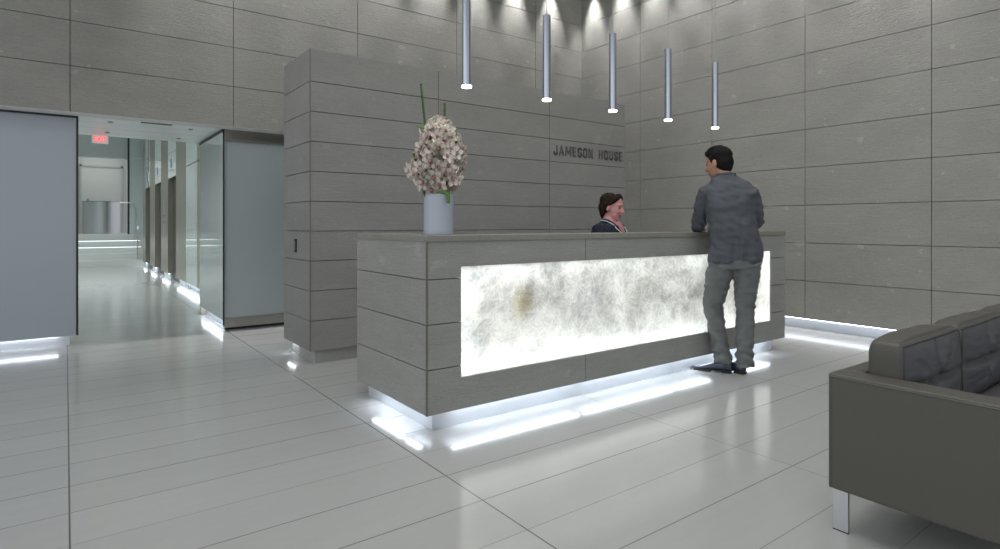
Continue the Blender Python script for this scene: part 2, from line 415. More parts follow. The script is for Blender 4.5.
# ------------------------------------------------------------------ glass beside the opening
t = thing('glass_partition', 'wide frosted blue-grey glass screen left of the corridor opening', 'partition', (-1.5, 7.22, 0), 'frosted glass screens')
obj('glass_panel', B(-4, .082, 7.2, 7.23, .10, ZS - .02), M_frost, t)
obj('edge_frame', B(.082, .10, 7.19, 7.26, .10, ZS), M_dark, t)
obj('head_channel', B(-4, .082, 7.19, 7.26, ZS - .022, ZS - .001), M_dark, t)
obj('base_channel', B(-4, .03, 7.26, 7.32, 0, .115), M_white, t)
obj('led_strip', B(-4, -.06, 7.234, 7.254, .098, .104), M_led, t)
obj('back_panel', B(-4, .09, 7.262, 7.30, .116, ZS), M_lobby, t)

t = thing('glass_enclosure', 'box-shaped glass enclosure with steel head and base right of the corridor opening', 'glass box', (2.2, 7.9, 0), 'frosted glass screens')
obj('frosted_panel', B(1.445, 3.1, 7.215, 7.24, .135, 2.165), M_frost2, t)
bm = B(1.44, 3.1, 7.19, 7.25, 2.165, ZS - .002); box(bm, 1.44, 3.1, 7.18, 7.25, 2.15, 2.17); obj('steel_head', bm, M_steel, t)
bm = B(1.44, 3.1, 7.19, 7.25, .03, .135); obj('steel_base', bm, M_steel, t)
obj('toe_recess', B(1.46, 3.1, 7.24, 7.28, 0, .03), M_dark, t)
obj('edge_frame', B(1.425, 1.44, 7.185, 7.2, .06, ZS - .002), M_dark, t)
obj('side_glass', B(1.425, 1.44, 7.2, 8.62, .12, ZS - .035), M_glass, t)
obj('side_head_trim', B(1.42, 1.44, 7.2, 8.62, ZS - .035, ZS - .002), M_dark, t)
obj('side_plinth', B(1.50, 1.54, 7.25, 8.62, 0, .12), M_white, t)
obj('led_strip', B(1.45, 1.475, 7.24, 8.6, .115, .121), M_led, t)
obj('end_post', B(1.44, 1.8, 8.60, 8.66, 0, ZS), M_steel2, t)

# ------------------------------------------------------------------ elevator lobby behind
XE = 1.8
def epanel(y0, y1, z0, z1, mat, name, t, rec=0): return obj(name, B(XE + rec, XE + rec + .05, y0 + .004, y1 - .004, z0, z1), mat, t)
struct('wall_elevators', B(XE + .22, XE + .4, 8.7, 21.2, 0, 4.3), M_lobby)
seq = [(8.70, 10.86, 'p'), (10.86, 11.14, 's'), (11.14, 12.28, 'p'), (12.28, 13.52, 'j'), (13.52, 14.68, 'd'), (14.68, 15.86, 'j'), (15.86, 17.0, 'd'),
       (17.0, 18.1, 'j'), (18.1, 19.2, 'd'), (19.2, 19.85, 'j')]
which = iter(['nearest to the lobby desk', 'middle of the three', 'farthest, next to the stairs'])
wj = iter(['broad steel-clad pier before the nearest elevator', 'steel-clad pier with call panel between the nearest and middle elevators',
           'steel-clad pier between the middle and farthest elevators', 'slim steel-clad pier between the farthest elevator and the stairs'])
wp = iter(['pale glass wall cladding hidden mostly behind the glass enclosure', 'tall pale green glass wall panel beside the first steel pier'])
for y0, y1, k in seq:
    if k == 'd':
        wh = next(which)
        t = thing('elevator', 'elevator with dark steel doors under a white header, ' + wh, 'elevator', (XE, (y0 + y1) / 2, 0), 'elevator doorways')
        ym = (y0 + y1) / 2
        obj('door', B(XE + .10, XE + .13, y0 + .01, ym - .004, .01, 2.19), M_door, t)
        obj('door', B(XE + .10, XE + .13, ym + .004, y1 - .01, .01, 2.19), M_door, t)
        epanel(y0, y1, 2.2, 2.72, M_wglass, 'header_panel', t); epanel(y0, y1, 2.73, 4.28, M_wglass, 'upper_panel', t)
        s = obj('floor_sign', B(XE - .012, XE, ym - .17, ym + .17, 2.36, 2.62), M_wglass, t)
        obj('sign_mark', B(XE - .016, XE - .012, ym - .09, ym + .09, 2.40, 2.58), M_sign, s)
    elif k == 'j':
        t = thing('elevator_pier', next(wj), 'pier', (XE, (y0 + y1) / 2, 0), 'steel piers between the elevators')
        bm = B(XE - .0, XE + .2, y0 + .003, y1 - .003, .12, 4.28); obj('steel_cladding', bm, M_steel2, t)
        obj('plinth', B(XE + .06, XE + .19, y0 + .04, y1 - .04, 0, .12), M_white, t)
        obj('led_strip', B(XE + .015, XE + .035, y0 + .05, y1 - .05, .113, .12), M_led, t)
        if y0 in (14.68,):
            p = obj('call_panel', B(XE - .012, XE, 15.2, 15.32, .95, 1.75), M_chrome, t)
            for z in (1.25, 1.40):
                bm = bmesh.new(); tube(bm, [(XE - .016, 15.26, z), (XE - .012, 15.26, z)], .025); obj('call_button', bm, M_black, p)
    else:
        t = thing('wall_panel' if k == 'p' else 'steel_strip', next(wp) if k == 'p' else 'narrow steel strip at the near edge of the pale glass wall panel', 'wall panel', (XE, (y0 + y1) / 2, 0))
        mm = M_wglass if k == 'p' else M_steel2
        obj('lower_panel', B(XE, XE + .05, y0 + .004, y1 - .004, .12, ZS - .008), mm, t); obj('upper_panel', B(XE, XE + .05, y0 + .004, y1 - .004, ZS + .008, 4.28), mm, t)
        obj('plinth', B(XE + .07, XE + .2, y0, y1, 0, .12), M_white, t); obj('led_strip', B(XE + .02, XE + .045, y0 + .02, y1 - .02, .112, .119), M_led, t)

# stairs, bulkhead, landing
for k in range(5):
    y = 19.9 + .30 * k; z = .181 * (k + 1)
    tag(obj('stair_step', B(-1.2, XE + .21, y, 23.59 if k == 4 else y + .36, z - .181 + .0005, z), M_step), ['lowest white stone step', 'second white stone step from the floor', 'third white stone step from the floor', 'fourth white stone step from the floor', 'top white stone step carrying the landing'][k] + ' at the end of the corridor', 'step', 'corridor steps')
    tag(obj('step_light', B(-1.1, XE, y - .02, y - .004, z - .014, z - .004), M_ledsoft), 'light strip under the nosing of %s corridor step' % ['the lowest', 'the second', 'the third', 'the fourth', 'the top'][k], 'light strip', 'step light strips') if k in (2, 3) else None
struct('wall_far', B(-1.2, 1.53, 21.22, 21.4, 3.2, 4.3), M_lobby, label='white bulkhead over the landing')
t = thing('glass_wall', 'tall pale glass wall panels standing on the right of the stairs', 'glass panel', (1.7, 21.3, .724))
obj('lower_panel', B(1.56, 2.0, 21.11, 21.3, .905, 3.21), M_wglass, t); obj('upper_panel', B(1.56, 2.0, 21.11, 21.3, 3.24, 4.3), M_wglass, t)
obj('edge_post', B(1.52, 1.56, 21.1, 21.3, .905, 4.3), M_dark, t)
t = thing('landing_door', 'pale grey door with a small square sign beyond the stairs', 'door', (.95, 23.58, .905))
obj('leaf', B(.42, 1.50, 23.55, 23.6, .905, 3.1), M_recess, t)
bm = B(.36, .42, 23.53, 23.6, .905, 3.16); box(bm, 1.50, 1.56, 23.53, 23.6, .905, 3.16); box(bm, .36, 1.56, 23.53, 23.6, 3.1, 3.16); obj('frame', bm, plain('door_frame_grey', (.5, .52, .5), .5), t)
obj('door_sign', B(.86, 1.06, 23.535, 23.55, 1.68, 1.86), M_sign, t)
t = thing('steel_drum', 'curved brushed steel drum standing on the landing above the stairs', 'counter', (.93, 22.5, .905))
bm = bmesh.new(); tube(bm, [(.93, 22.5, .905), (.93, 22.5, 1.90)], .52, 48); obj('shell', bm, M_chrome, t, smooth=False)
bm = bmesh.new(); tube(bm, [(.93, 22.5, 1.90), (.93, 22.5, 1.925)], .53, 48); obj('rim', bm, M_steel, t)
bm = bmesh.new(); tube(bm, [(.93, 21.96, 1.93), (.93, 22.04, 1.93)], .0, 6) if 0 else cyl(bm, (.55, 22.2), .03, 1.925, 2.0); obj('knob', bm, M_steel, t)
t = thing('handrail', 'thin steel handrail at the right side of the stairs', 'handrail', (1.62, 20.6, .0))
bm = bmesh.new(); tube(bm, [(1.3, 21.05, 1.86), (1.62, 21.0, 1.86), (1.68, 20.6, 1.70), (1.68, 19.95, 1.15), (1.68, 19.9, 1.05)], .018, 8); obj('rail', bm, M_chrome, t)
bm = bmesh.new(); tube(bm, [(1.68, 20.05, .181), (1.68, 20.05, 1.24)], .016, 8); obj('post', bm, M_chrome, t)
bm = bmesh.new(); tube(bm, [(1.68, 20.95, .7245), (1.68, 20.95, 1.84)], .016, 8); obj('post', bm, M_chrome, t)

# exit sign hung at the end of the low ceiling
def text_mesh(s, size, depth, align='CENTER'):
    c = bpy.data.curves.new('t', 'FONT'); c.body = s; c.size = size; c.extrude = depth; c.align_x = align; c.align_y = 'CENTER'
    o = bpy.data.objects.new('t', c); COL.objects.link(o)
    dg = bpy.context.evaluated_depsgraph_get(); dg.update(); me = bpy.data.meshes.new_from_object(o.evaluated_get(dg))
    bm = bmesh.new(); bm.from_mesh(me); bpy.data.objects.remove(o); bpy.data.meshes.remove(me); return bm
t = thing('exit_sign', 'lit red exit sign hanging from the low ceiling in the corridor', 'sign', (.335, 8.55, ZS))
obj('housing', B(.25, .415, 8.54, 8.57, 2.175, ZS - .01), M_exit, t)
bm = text_mesh('EXIT', .085, .003)
for v_ in bm.verts: v_.co = Vector((.3325 + v_.co.x * .72, 8.535 , 2.2215 + v_.co.y * 1.12)) + Vector((0, -v_.co.z, 0))
obj('letters', bm, M_red, t)
# recessed lights and the vent slot in the low ceiling
for i, (x, y) in enumerate(((.38, 7.42), (.39, 8.28), (1.14, 7.45), (1.14, 8.33))):
    t = thing('recessed_light', 'small round dark recessed fitting in the low ceiling, ' + ['left one nearest the lobby', 'left one beside the exit sign', 'right one nearest the lobby', 'right one farther in'][i], 'recessed light', (x, y, ZS - .004), 'small fittings in the low ceiling')
    bm = bmesh.new(); cyl(bm, (x, y), .026, ZS - .004, ZS + .003); obj('trim_ring', bm, M_steel, t)
    bm = bmesh.new(); cyl(bm, (x, y), .019, ZS - .006, ZS - .004); obj('lens', bm, M_black, t)
t = thing('ceiling_vent', 'slotted black air vent in the low ceiling just behind the stone wall edge', 'vent', (.78, 7.17, ZS))
for k in range(3): obj('slot', B(.64, .93, 7.20 + .04 * k, 7.222 + .04 * k, ZS - .001, ZS + .003), M_black, t)

# ------------------------------------------------------------------ feature wall
FX0, FX1, FY0, FY1, FZ, DB, DP = 1.67, 5.615, 4.98, 5.72, 2.70, .12, .2557
t = thing('feature_wall', 'freestanding grey limestone wall behind the reception desk', 'wall', ((FX0 + FX1) / 2, (FY0 + FY1) / 2, 0))
frow = [DB + DP * k for k in range(1, 11)]
bm = bmesh.new()
for z0, z1 in cuts(DB, FZ, frow[:-1]):
    c, d = gap(z0, z1, DB, FZ)
    for x0, x1 in cuts(FX0, FX1, [2.931, 4.37]):
        a, b_ = gap(x0, x1, FX0, FX1)
        box(bm, a + (0 if x0 > FX0 + .01 else .0), b_, FY0, FY0 + .03, c, d); box(bm, a, b_, FY1 - .03, FY1, c, d)
    box(bm, FX0, FX0 + .03, FY0 + .03, FY1 - .03, c, d); box(bm, FX1 - .03, FX1, FY0 + .03, FY1 - .03, c, d)
box(bm, FX0 + .031, FX1 - .031, FY0 + .031, FY1 - .031, DB, FZ - .012, 1)
obj('stone_cladding', bm, [M_feat, M_groove], t)
obj('cap', B(FX0 + .03, FX1 - .03, FY0 + .03, FY1 - .03, FZ - .011, FZ), M_feat, t)
obj('plinth', B(FX0 + .06, FX1 - .06, FY0 + .06, FY1 - .06, 0, DB), stone('limestone_plinth', (.42, .42, .40), .2, .2), t)
obj('led_strip', B(FX0 + .018, FX0 + .04, FY0 + .50, FY1 - .04, DB - .006, DB - .0005), M_led, t)
obj('corner_trim', B(FX0 - .003, FX0 + .006, FY0 - .003, FY0 + .006, DB, FZ), M_trim, t)
t = thing('card_reader', 'small black vertical slot reader on the narrow end of the feature wall', 'card reader', (FX0, 5.358, .95))
obj('body', B(FX0 - .012, FX0, 5.335, 5.38, .95, 1.07), M_black, t, ); obj('slot', B(FX0 - .014, FX0 - .012, 5.352, 5.362, .97, 1.05), M_steel, t)

# lettering
ST = .016
def glyph(ch):
    H, W = .112, .066; s = ST; c = .016
    P = {'J': (W * .82, [[(.0, .028), (0, c), (c, 0), (W * .82 - s - c, 0), (W * .82 - s, c), (W * .82 - s, H - s)]]),
         'A': (W * 1.08, [[(0, 0), (W * .54 - s / 2, H - s), (W * 1.08 - s, 0)], [(.012, .026), (W * 1.08 - s - .012, .026)]]),
         'M': (W * 1.22, [[(0, 0), (0, H - s), (W * .61 - s / 2, .03), (W * 1.22 - s, H - s), (W * 1.22 - s, 0)]]),
         'E': (W * .82, [[(W * .82 - s, 0), (0, 0), (0, H - s), (W * .82 - s, H - s)], [(0, (H - s) / 2), (W * .72 - s, (H - s) / 2)]]),
         'S': (W * .9, [[(0, .02), (0, c), (c, 0), (W * .9 - s - c, 0), (W * .9 - s, c), (W * .9 - s, .036), (0, .056), (0, H - s - c), (c, H - s), (W * .9 - s - c, H - s), (W * .9 - s, H - s - c), (W * .9 - s, H - s - .02)]]),
         'O': (W * .92, [[(0, c), (c, 0), (W * .92 - s - c, 0), (W * .92 - s, c), (W * .92 - s, H - s - c), (W * .92 - s - c, H - s), (c, H - s), (0, H - s - c), (0, c)]]),
         'N': (W * .95, [[(0, 0), (0, H - s), (W * .95 - s, 0), (W * .95 - s, H - s)]]),
         'H': (W * .92, [[(0, 0), (0, H - s)], [(W * .92 - s, 0), (W * .92 - s, H - s)], [(0, (H - s) / 2), (W * .92 - s, (H - s) / 2)]]),
         'U': (W * .92, [[(0, H - s), (0, c), (c, 0), (W * .92 - s - c, 0), (W * .92 - s, c), (W * .92 - s, H - s)]])}
    return P[ch]
def strokes(bm, lines, ox, oz, y0, y1, s):
    for ln_ in lines:
        for (x0, z0), (x1, z1) in zip(ln_, ln_[1:]):
            a = Vector((x0, z0)); c = Vector((x1, z1)); d = (c - a).normalized() * (s / 2); n = Vector((-d.y, d.x))
            q = [a - d - n, c + d - n, c + d + n, a - d + n]
            f0 = [bm.verts.new((ox + p.x + s / 2, y0, oz + p.y + s / 2)) for p in q]; f1 = [bm.verts.new((ox + p.x + s / 2, y1, oz + p.y + s / 2)) for p in q]
            bm.faces.new(f0); bm.faces.new(f1[::-1])
            for k in range(4): bm.faces.new((f0[k], f0[(k + 1) % 4], f1[(k + 1) % 4], f1[k]))
word = 'JAMESON HOUSE'
adv = sum((.075 if ch == ' ' else glyph(ch)[0] + .02) for ch in word) - .02
sx = (5.57 - 4.43) / adv
t = thing('wall_lettering', 'raised dark metal capital letters on the upper right of the freestanding stone wall', 'lettering', (5.0, FY0, 1.985))
x = 4.43
for ch in word:
    if ch == ' ': x += .075 * sx; continue
    wd, lines = glyph(ch)
    bm = bmesh.new(); strokes(bm, [[(p[0] * sx, p[1]) for p in l_] for l_ in lines], x, 1.986, FY0 - .008, FY0, ST)
    obj('letter', bm, M_letter, t); x += (wd + .02) * sx

# ------------------------------------------------------------------ reception desk
DX0, DX1, DY0, DY1, DT, DS = 1.63, 5.525, 2.90, 3.88, 1.101, 1.136
PX0, PX1, PZ0, PZ1 = 1.859, 5.277, .304, .954
drow = [DB + DP * k - .003 * 0 for k in (1, 2, 3)]
desk = thing('reception_desk', 'long limestone reception desk with a glowing alabaster front panel', 'reception desk', ((DX0 + DX1) / 2, (DY0 + DY1) / 2, 0))
bm = bmesh.new(); g2 = GX * .45; TH = .03
vj = [2.873, 4.31]
# front face, left strip, right strip, top band, bottom band (panels meet round the opening)
def fbox(x0, x1, z0, z1, gt=0, gb=0, gl_=0, gr=0): box(bm, x0 + gl_ * g2, x1 - gr * g2, DY0, DY0 + TH, z0 + gb * g2, z1 - gt * g2)
for x0, x1 in cuts(DX0, DX1, vj):
    gl_, gr = x0 > DX0, x1 < DX1
    fbox(x0, x1, DB, PZ0, 0, 0, gl_, gr)
    fbox(x0, x1, PZ1, DT, 0, 0, gl_, gr)
for a, b_ in ((DX0, PX0), (PX1, DX1)):
    zz = [PZ0] + drow + [PZ1]
    for i, (z0, z1) in enumerate(zip(zz, zz[1:])): fbox(a, b_, z0, z1, i < 3, i > 0)
# left end and right end
for z0, z1 in cuts(DB, DT, drow):
    c, d = (z0 + (g2 if z0 > DB else 0), z1 - (g2 if z1 < DT else 0))
    box(bm, DX0, DX0 + TH, DY0 + TH, DY1, c, d); box(bm, DX1 - TH, DX1, DY0 + TH, DY1, c, d)
# dark backing behind the joints
box(bm, DX0 + TH + .001, PX0 - .002, DY0 + TH + .001, DY0 + TH + .02, DB, DT, 1); box(bm, PX1 + .002, DX1 - TH - .001, DY0 + TH + .001, DY0 + TH + .02, DB, DT, 1)
box(bm, PX0, PX1, DY0 + TH + .001, DY0 + TH + .02, DB, PZ0 - .012, 1); box(bm, PX0, PX1, DY0 + TH + .001, DY0 + TH + .02, PZ1 + .012, DT, 1)
box(bm, DX0 + TH + .001, DX0 + TH + .02, DY0 + TH + .02, DY1, DB, DT, 1); box(bm, DX1 - TH - .02, DX1 - TH - .001, DY0 + TH + .02, DY1, DB, DT, 1)
obj('stone_cladding', bm, [M_desk, M_groove], desk)
obj('corner_trim', B(DX0 - .003, DX0 + .007, DY0 - .003, DY0 + .007, DB, DT), M_trim, desk)
bm = B(DX0 - .004, DX1 + .004, DY0 - .008, DY0 + .36, DT + .001, DS, bev=.002)
box(bm, DX0 - .004, DX0 + .42, DY0 + .36, DY1, DT + .001, DS); box(bm, DX1 - .42, DX1 + .004, DY0 + .36, DY1, DT + .001, DS)
obj('counter_top', bm, M_slab, desk)
obj('plinth', B(DX0 + .085, DX1 - .085, DY0 + .085, DY1 + .0, 0, DB), M_white, desk)
obj('alabaster_panel', B(PX0, PX1, DY0 + .012, DY0 + .018, PZ0, PZ1), M_alab, desk)
bm = bmesh.new(); box(bm, PX0 - .01, PX1 + .01, DY0 + .20, DY0 + .22, PZ0 - .01, PZ1 + .01)
box(bm, PX0 - .01, PX1 + .01, DY0 + .03, DY0 + .2, PZ0 - .011, PZ0 - .001); box(bm, PX0 - .01, PX1 + .01, DY0 + .03, DY0 + .2, PZ1 + .001, PZ1 + .011)
box(bm, PX0 - .011, PX0 - .001, DY0 + .03, DY0 + .2, PZ0, PZ1); box(bm, PX1 + .001, PX1 + .011, DY0 + .03, DY0 + .2, PZ0, PZ1)
obj('light_box', bm, plain('white_light_box', (.9, .9, .9), .8), desk)
obj('end_cabinet', B(DX0 + .055, DX0 + .40, DY0 + .365, DY1 - .01, DB, DT), M_work, desk)
obj('end_cabinet', B(DX1 - .40, DX1 - .055, DY0 + .365, DY1 - .01, DB, DT), M_work, desk)
obj('work_surface', B(DX0 + .40, DX1 - .40, DY0 + .225, DY0 + .62, .72, .75), M_work, desk)
cxp = (PX0 + PX1) / 2; czp = (PZ0 + PZ1) / 2
def dl(o): o.parent = desk; o.location = Vector(o.location) - wloc(desk)
dl(area('panel_backlight', (cxp, DY0 + .19, czp), PX1 - PX0, 5.2, (0, -1, 0), (.96, .985, 1), PZ1 - PZ0))
dl(area('panel_edge_light', (cxp, DY0 + .09, PZ0 + .012), PX1 - PX0, 4.6, (0, -.75, .66), (.9, .96, 1), .02))
dl(area('panel_edge_light', (cxp, DY0 + .09, PZ1 - .012), PX1 - PX0, 1.4, (0, -.75, -.66), (.9, .96, 1), .02))
dl(area('panel_edge_light', (PX0 + .012, DY0 + .09, czp), .02, .45, (.66, -.75, 0), (.9, .96, 1), PZ1 - PZ0))
dl(area('panel_edge_light', (PX1 - .012, DY0 + .09, czp), .02, .45, (-.66, -.75, 0), (.9, .96, 1), PZ1 - PZ0))
x = DX0 + .20
for L in (1.02, 1.0, .42, .9): 
    if x + L > DX1 - .05: L = DX1 - .06 - x
    obj('led_strip', B(x, x + L, DY0 + .031, DY0 + .067, DB - .008, DB - .0005), M_led, desk); x += L + .05
y = DY0 + .16
for L in (.17, .42): obj('led_strip', B(DX0 + .031, DX0 + .067, y, y + L, DB - .008, DB - .0005), M_led, desk); y += L + .05
# wall base LEDs
tag(obj('led_strip', B(XW + .02, XW + .04, 1.0, YW - .1, Z0 - .008, Z0 - .0005), M_ledwall), 'continuous white light strip under the bottom edge of the right stone wall', 'light strip')

# ------------------------------------------------------------------ pendants
pend_lab = ['nearest the camera, above the flower vase side', 'second from the left', 'middle of the five', 'second from the right', 'rightmost, beside the standing man']
first = None
def pendant(x, y, lab):
    t = thing('pendant_light', 'slim silver tube pendant lamp over the desk, ' + lab, 'pendant lamp', (x, y, 2.145), 'tube pendants over the reception desk')
    bm = bmesh.new(); tube(bm, [(x, y, 2.150), (x, y, 2.795)], .031, 32); obj('tube', bm, M_tube, t, smooth=False)
    bm = bmesh.new(); tube(bm, [(x, y, 2.145), (x, y, 2.158)], .0345, 32); obj('lens', bm, M_lampface, t)
    bm = bmesh.new(); tube(bm, [(x, y, 2.795), (x, y, CEIL - .02)], .0025, 6); obj('cord', bm, M_cord, t)
    bm = bmesh.new(); tube(bm, [(x, y, CEIL - .02), (x, y, CEIL)], .05, 24); obj('canopy', bm, M_tube, t)
for i in range(5): pendant(2.225 + .7305 * i, 3.4, pend_lab[i])

# wall-washing downlights in the ceiling (just above the frame)
def wash(x, y, tx, ty, lab):
    t = thing('downlight', 'recessed downlight close to ' + lab, 'downlight', (x, y, CEIL - .012), 'wall washing downlights')
    bm = bmesh.new(); cyl(bm, (x, y), .05, CEIL - .012, CEIL); obj('trim_ring', bm, M_white, t)
    bm = bmesh.new(); cyl(bm, (x, y), .038, CEIL - .014, CEIL - .012); obj('lens', bm, M_lampface, t)
    s = spot('downlight_beam', (x, y, CEIL - .03), 230, 46, 1, (tx, ty, CEIL - 1.5), (1, .97, .97), .02)
    s.parent = t; s.location = Vector(s.location) - wloc(t)
for k in range(-3, 5):
    x = 3.25 + .72 * k; wash(x, YW - .15, x, YW - .03, 'the back wall, ' + ['leftmost of the row', 'second from the left of the row', 'third from the left of the row', 'fourth from the left of the row', 'fourth from the corner', 'third from the corner', 'second from the corner', 'nearest the corner'][k + 3])
for k in range(9):
    y = 6.68 - .605 * k; wash(XW - .15, y, XW - .03, y, 'the right wall, ' + ['nearest the corner', 'second from the corner', 'third from the corner', 'fourth from the corner', 'fifth from the corner', 'fourth from the sofa end', 'third from the sofa end', 'second from the sofa end', 'nearest the sofa end'][k])
# general downlights
gl = {(.8, .2): 'just ahead of the camera', (.8, 2.6): 'in front of the narrow desk end', (.8, 5.0): 'before the corridor opening', (3.4, 1.2): 'over the open floor before the desk', (5.4, 1.2): 'over the far end of the sofa', (3.4, 4.2): 'between the desk and the freestanding wall', (5.4, 4.2): 'behind the right end of the desk'}
for x, y in ((.8, .2), (.8, 2.6), (.8, 5.0), (3.4, 1.2), (5.4, 1.2), (3.4, 4.2), (5.4, 4.2)):
    t = thing('downlight', 'recessed ceiling downlight ' + gl[(x, y)], 'downlight', (x, y, CEIL - .012), 'general downlights')
    bm = bmesh.new(); cyl(bm, (x, y), .07, CEIL - .012, CEIL); obj('trim_ring', bm, M_white, t)
    bm = bmesh.new(); cyl(bm, (x, y), .055, CEIL - .014, CEIL - .012); obj('lens', bm, M_lampface, t)
    s = spot('downlight_beam', (x, y, CEIL - .03), 55, 80, .8, None, (1, .98, .95), .06); s.parent = t; s.location = Vector(s.location) - wloc(t)

# ------------------------------------------------------------------ sofa
SX, SY = 2.40, 1.088
sofa = thing('sofa', 'taupe leather sofa with square arms and tufted grey back cushions, partly out of frame', 'sofa', (SX + 1.15, SY - .42, 0))
SL = 2.22; SD = .90; AT = .12; SZ0, SZ1 = .172, .62
obj('arm', B(SX, SX + AT, SY - SD, SY, SZ0, SZ1, bev=.010), M_sofa, sofa)
obj('arm', B(SX + SL - AT, SX + SL, SY - SD, SY, SZ0, SZ1, bev=.010), M_sofa, sofa)
obj('back_frame', B(SX + AT - .002, SX + SL - AT + .002, SY - .082, SY - .001, SZ0, SZ1 - .001, bev=.010), M_sofa, sofa)
obj('seat_base', B(SX + AT, SX + SL - AT, SY - SD + .02, SY - .082, SZ0 + .002, .30, bev=.008), M_sofa, sofa)
# welt seams on the outside of the near arm
bm = bmesh.new()
for z in (SZ1 - .012,): tube(bm, [(SX - .0005, SY - .008, z), (SX - .0005, SY - SD + .008, z)], .0028, 6)
for y in (SY - .012,): tube(bm, [(SX - .0005, y, SZ0 + .012), (SX - .0005, y, SZ1 - .012)], .0025, 6)
obj('welt_seam', bm, M_sofa, sofa)
def cushion(x0, x1, y0, y1, z0, z1, name, axis='y'):
    """boxy upholstered cushion with a stitched cross on its face and a welt round it"""
    hx, hy, hz = (x1 - x0) / 2, (y1 - y0) / 2, (z1 - z0) / 2; c = Vector(((x0 + x1) / 2, (y0 + y1) / 2, (z0 + z1) / 2))
    def shape(u):
        qx = u.x * (1 - .035 * abs(u.z) ** 8) * (1 - .03 * abs(u.y) ** 8)
        qz = u.z * (1 - .04 * abs(u.x) ** 10) * (1 - .05 * abs(u.y) ** 8)
        qy = u.y * (1 - .10 * abs(u.x) ** 10) * (1 - .10 * abs(u.z) ** 10)
        p = Vector((qx * hx, qy * hy, qz * hz))
        a_, b_ = (u.x, u.z) if axis == 'y' else (u.x, u.y)
        if (u.y < -.7) if axis == 'y' else (u.z > .7):
            e = (1 - a_ ** 6) * (1 - b_ ** 6)
            puff = .026 * (1 - abs(a_) ** 3) * (1 - abs(b_) ** 3)
            hb = hz if axis == 'y' else hy
            pull = .030 * math.exp(-(b_ * hb / .018) ** 2) + .022 * math.exp(-(a_ * hx / .016) ** 2) + .018 * math.exp(-((a_ * hx) ** 2 + (b_ * hb) ** 2) / .0016)
            ang = math.atan2(b_ * hb, a_ * hx); d = math.hypot(a_ * hx, b_ * hb)
            wr = .006 * noise.noise(Vector((ang * 4, d * 5, x0 * 3))) + .004 * noise.noise(Vector((a_ * 4, b_ * 9, x0)))
            if axis == 'y': p.y += (pull + wr) * e - puff
            else: p.z -= (pull + wr) * e - puff
        elif u.z > .7: p.z += .010 * (1 - u.x ** 4) + .003 * noise.noise(p * 9 + c)
        return p + Vector(noise.noise_vector(p * 6 + c)) * .004 + c
    bm = bmesh.new(); box(bm, -1, 1, -1, 1, -1, 1); bmesh.ops.subdivide_edges(bm, edges=bm.edges, cuts=39, use_grid_fill=True)
    for f_ in bm.faces:
        m_ = f_.calc_center_median(); f_.material_index = 1 if ((m_.y < -.93) if axis == 'y' else (m_.z > .93)) else 0
    for v_ in bm.verts: v_.co = shape(v_.co.copy())
    o = obj(name, bm, [M_sofa, M_cush], sofa, smooth=True)
    ring = []
    for k in range(48):
        t_ = k / 12.0; s_ = int(t_); f_ = (t_ - s_) * 2 - 1
        a_, b_ = ((f_, 1), (1, -f_), (-f_, -1), (-1, f_))[s_]
        ring.append(shape(Vector((a_ * .985, -1, b_ * .985)) if axis == 'y' else Vector((a_ * .985, b_ * .985, 1))))
    bm = bmesh.new(); tube(bm, ring + [ring[0]], .0042, 6, cap=False); obj('piping', bm, M_welt, o, True)
    return o
for k in range(3):
    x0 = SX + AT + .008 + k * .655
    cushion(x0 - .006, x0 + .658, SY - .215, SY - .086, .40, .750, 'back_cushion')
    cushion(x0, x0 + .655, SY - SD + .02, SY - .205, .292, .43, 'seat_cushion', 'z')
def leg(x, y):
    # flat bar leg with a foot plate
    bm = bmesh.new(); box(bm, x, x + .012, y - .056, y, .004, SZ0 - .004, bev=.001)
    box(bm, x, x + .06, y - .056, y, SZ0 - .012, SZ0 - .002)
    l_ = obj('leg', bm, M_chrome, sofa); obj('foot_pad', B(x, x + .012, y - .056, y, 0, .004), M_black, l_)
for x in (SX + .035, SX + SL - .05):
    for y in (SY - .003, SY - SD + .06): leg(x, y)

# ------------------------------------------------------------------ vase and flowers
VX, VY, VR = 1.853, 3.147, .0925
bm = bmesh.new(); prof = [(VR - .001, DS), (VR, DS + .004), (VR, DS + .248), (VR - .004, DS + .250), (VR - .008, DS + .248), (VR - .008, DS + .012), (.001, DS + .012)]
rs = [[bm.verts.new((VX + r * math.cos(2 * math.pi * k / 48), VY + r * math.sin(2 * math.pi * k / 48), z)) for k in range(48)] for r, z in prof]
loft(bm, rs)
vase = tag(obj('vase', bm, M_vase, None, smooth=False), 'milky blue-white glass cylinder vase on the left end of the desk', 'vase')
def petal_mesh(bm, ang, L, W, cup, tilt, twist=0):
    n, mrows = 7, 5; grid = []
    for i in range(n):
        u = i / (n - 1); wd = W * (math.sin(math.pi * min(.97, .12 + .88 * u)) ** .75)
        row = []
        for jx in range(mrows):
            s = (jx / (mrows - 1) - .5) * 2
            x = s * wd / 2; y = .004 + u * L; z = cup * u * u * L + .25 * abs(s) ** 2 * wd * .5 + .002 * math.sin(7 * u + 3 * s)
            co = Vector((x, y * math.cos(tilt) - z * math.sin(tilt), z * math.cos(tilt) + y * math.sin(tilt)))
            row.append(bm.verts.new(Matrix.Rotation(ang, 3, 'Z') @ co))
        grid.append(row)
    for a, c in zip(grid, grid[1:]):
        for k in range(mrows - 1): bm.faces.new((a[k], a[k + 1], c[k + 1], c[k]))
def thick(bm, th=.0012):
    g_ = bmesh.ops.solidify(bm, geom=list(bm.faces), thickness=th)
bmP = bmesh.new()
for a in (0, 72, 144, 216, 288): petal_mesh(bmP, R_(a + random.uniform(-6, 6)), .047 + random.uniform(-.002, .004), .043, random.uniform(-.1, .15), R_(18))
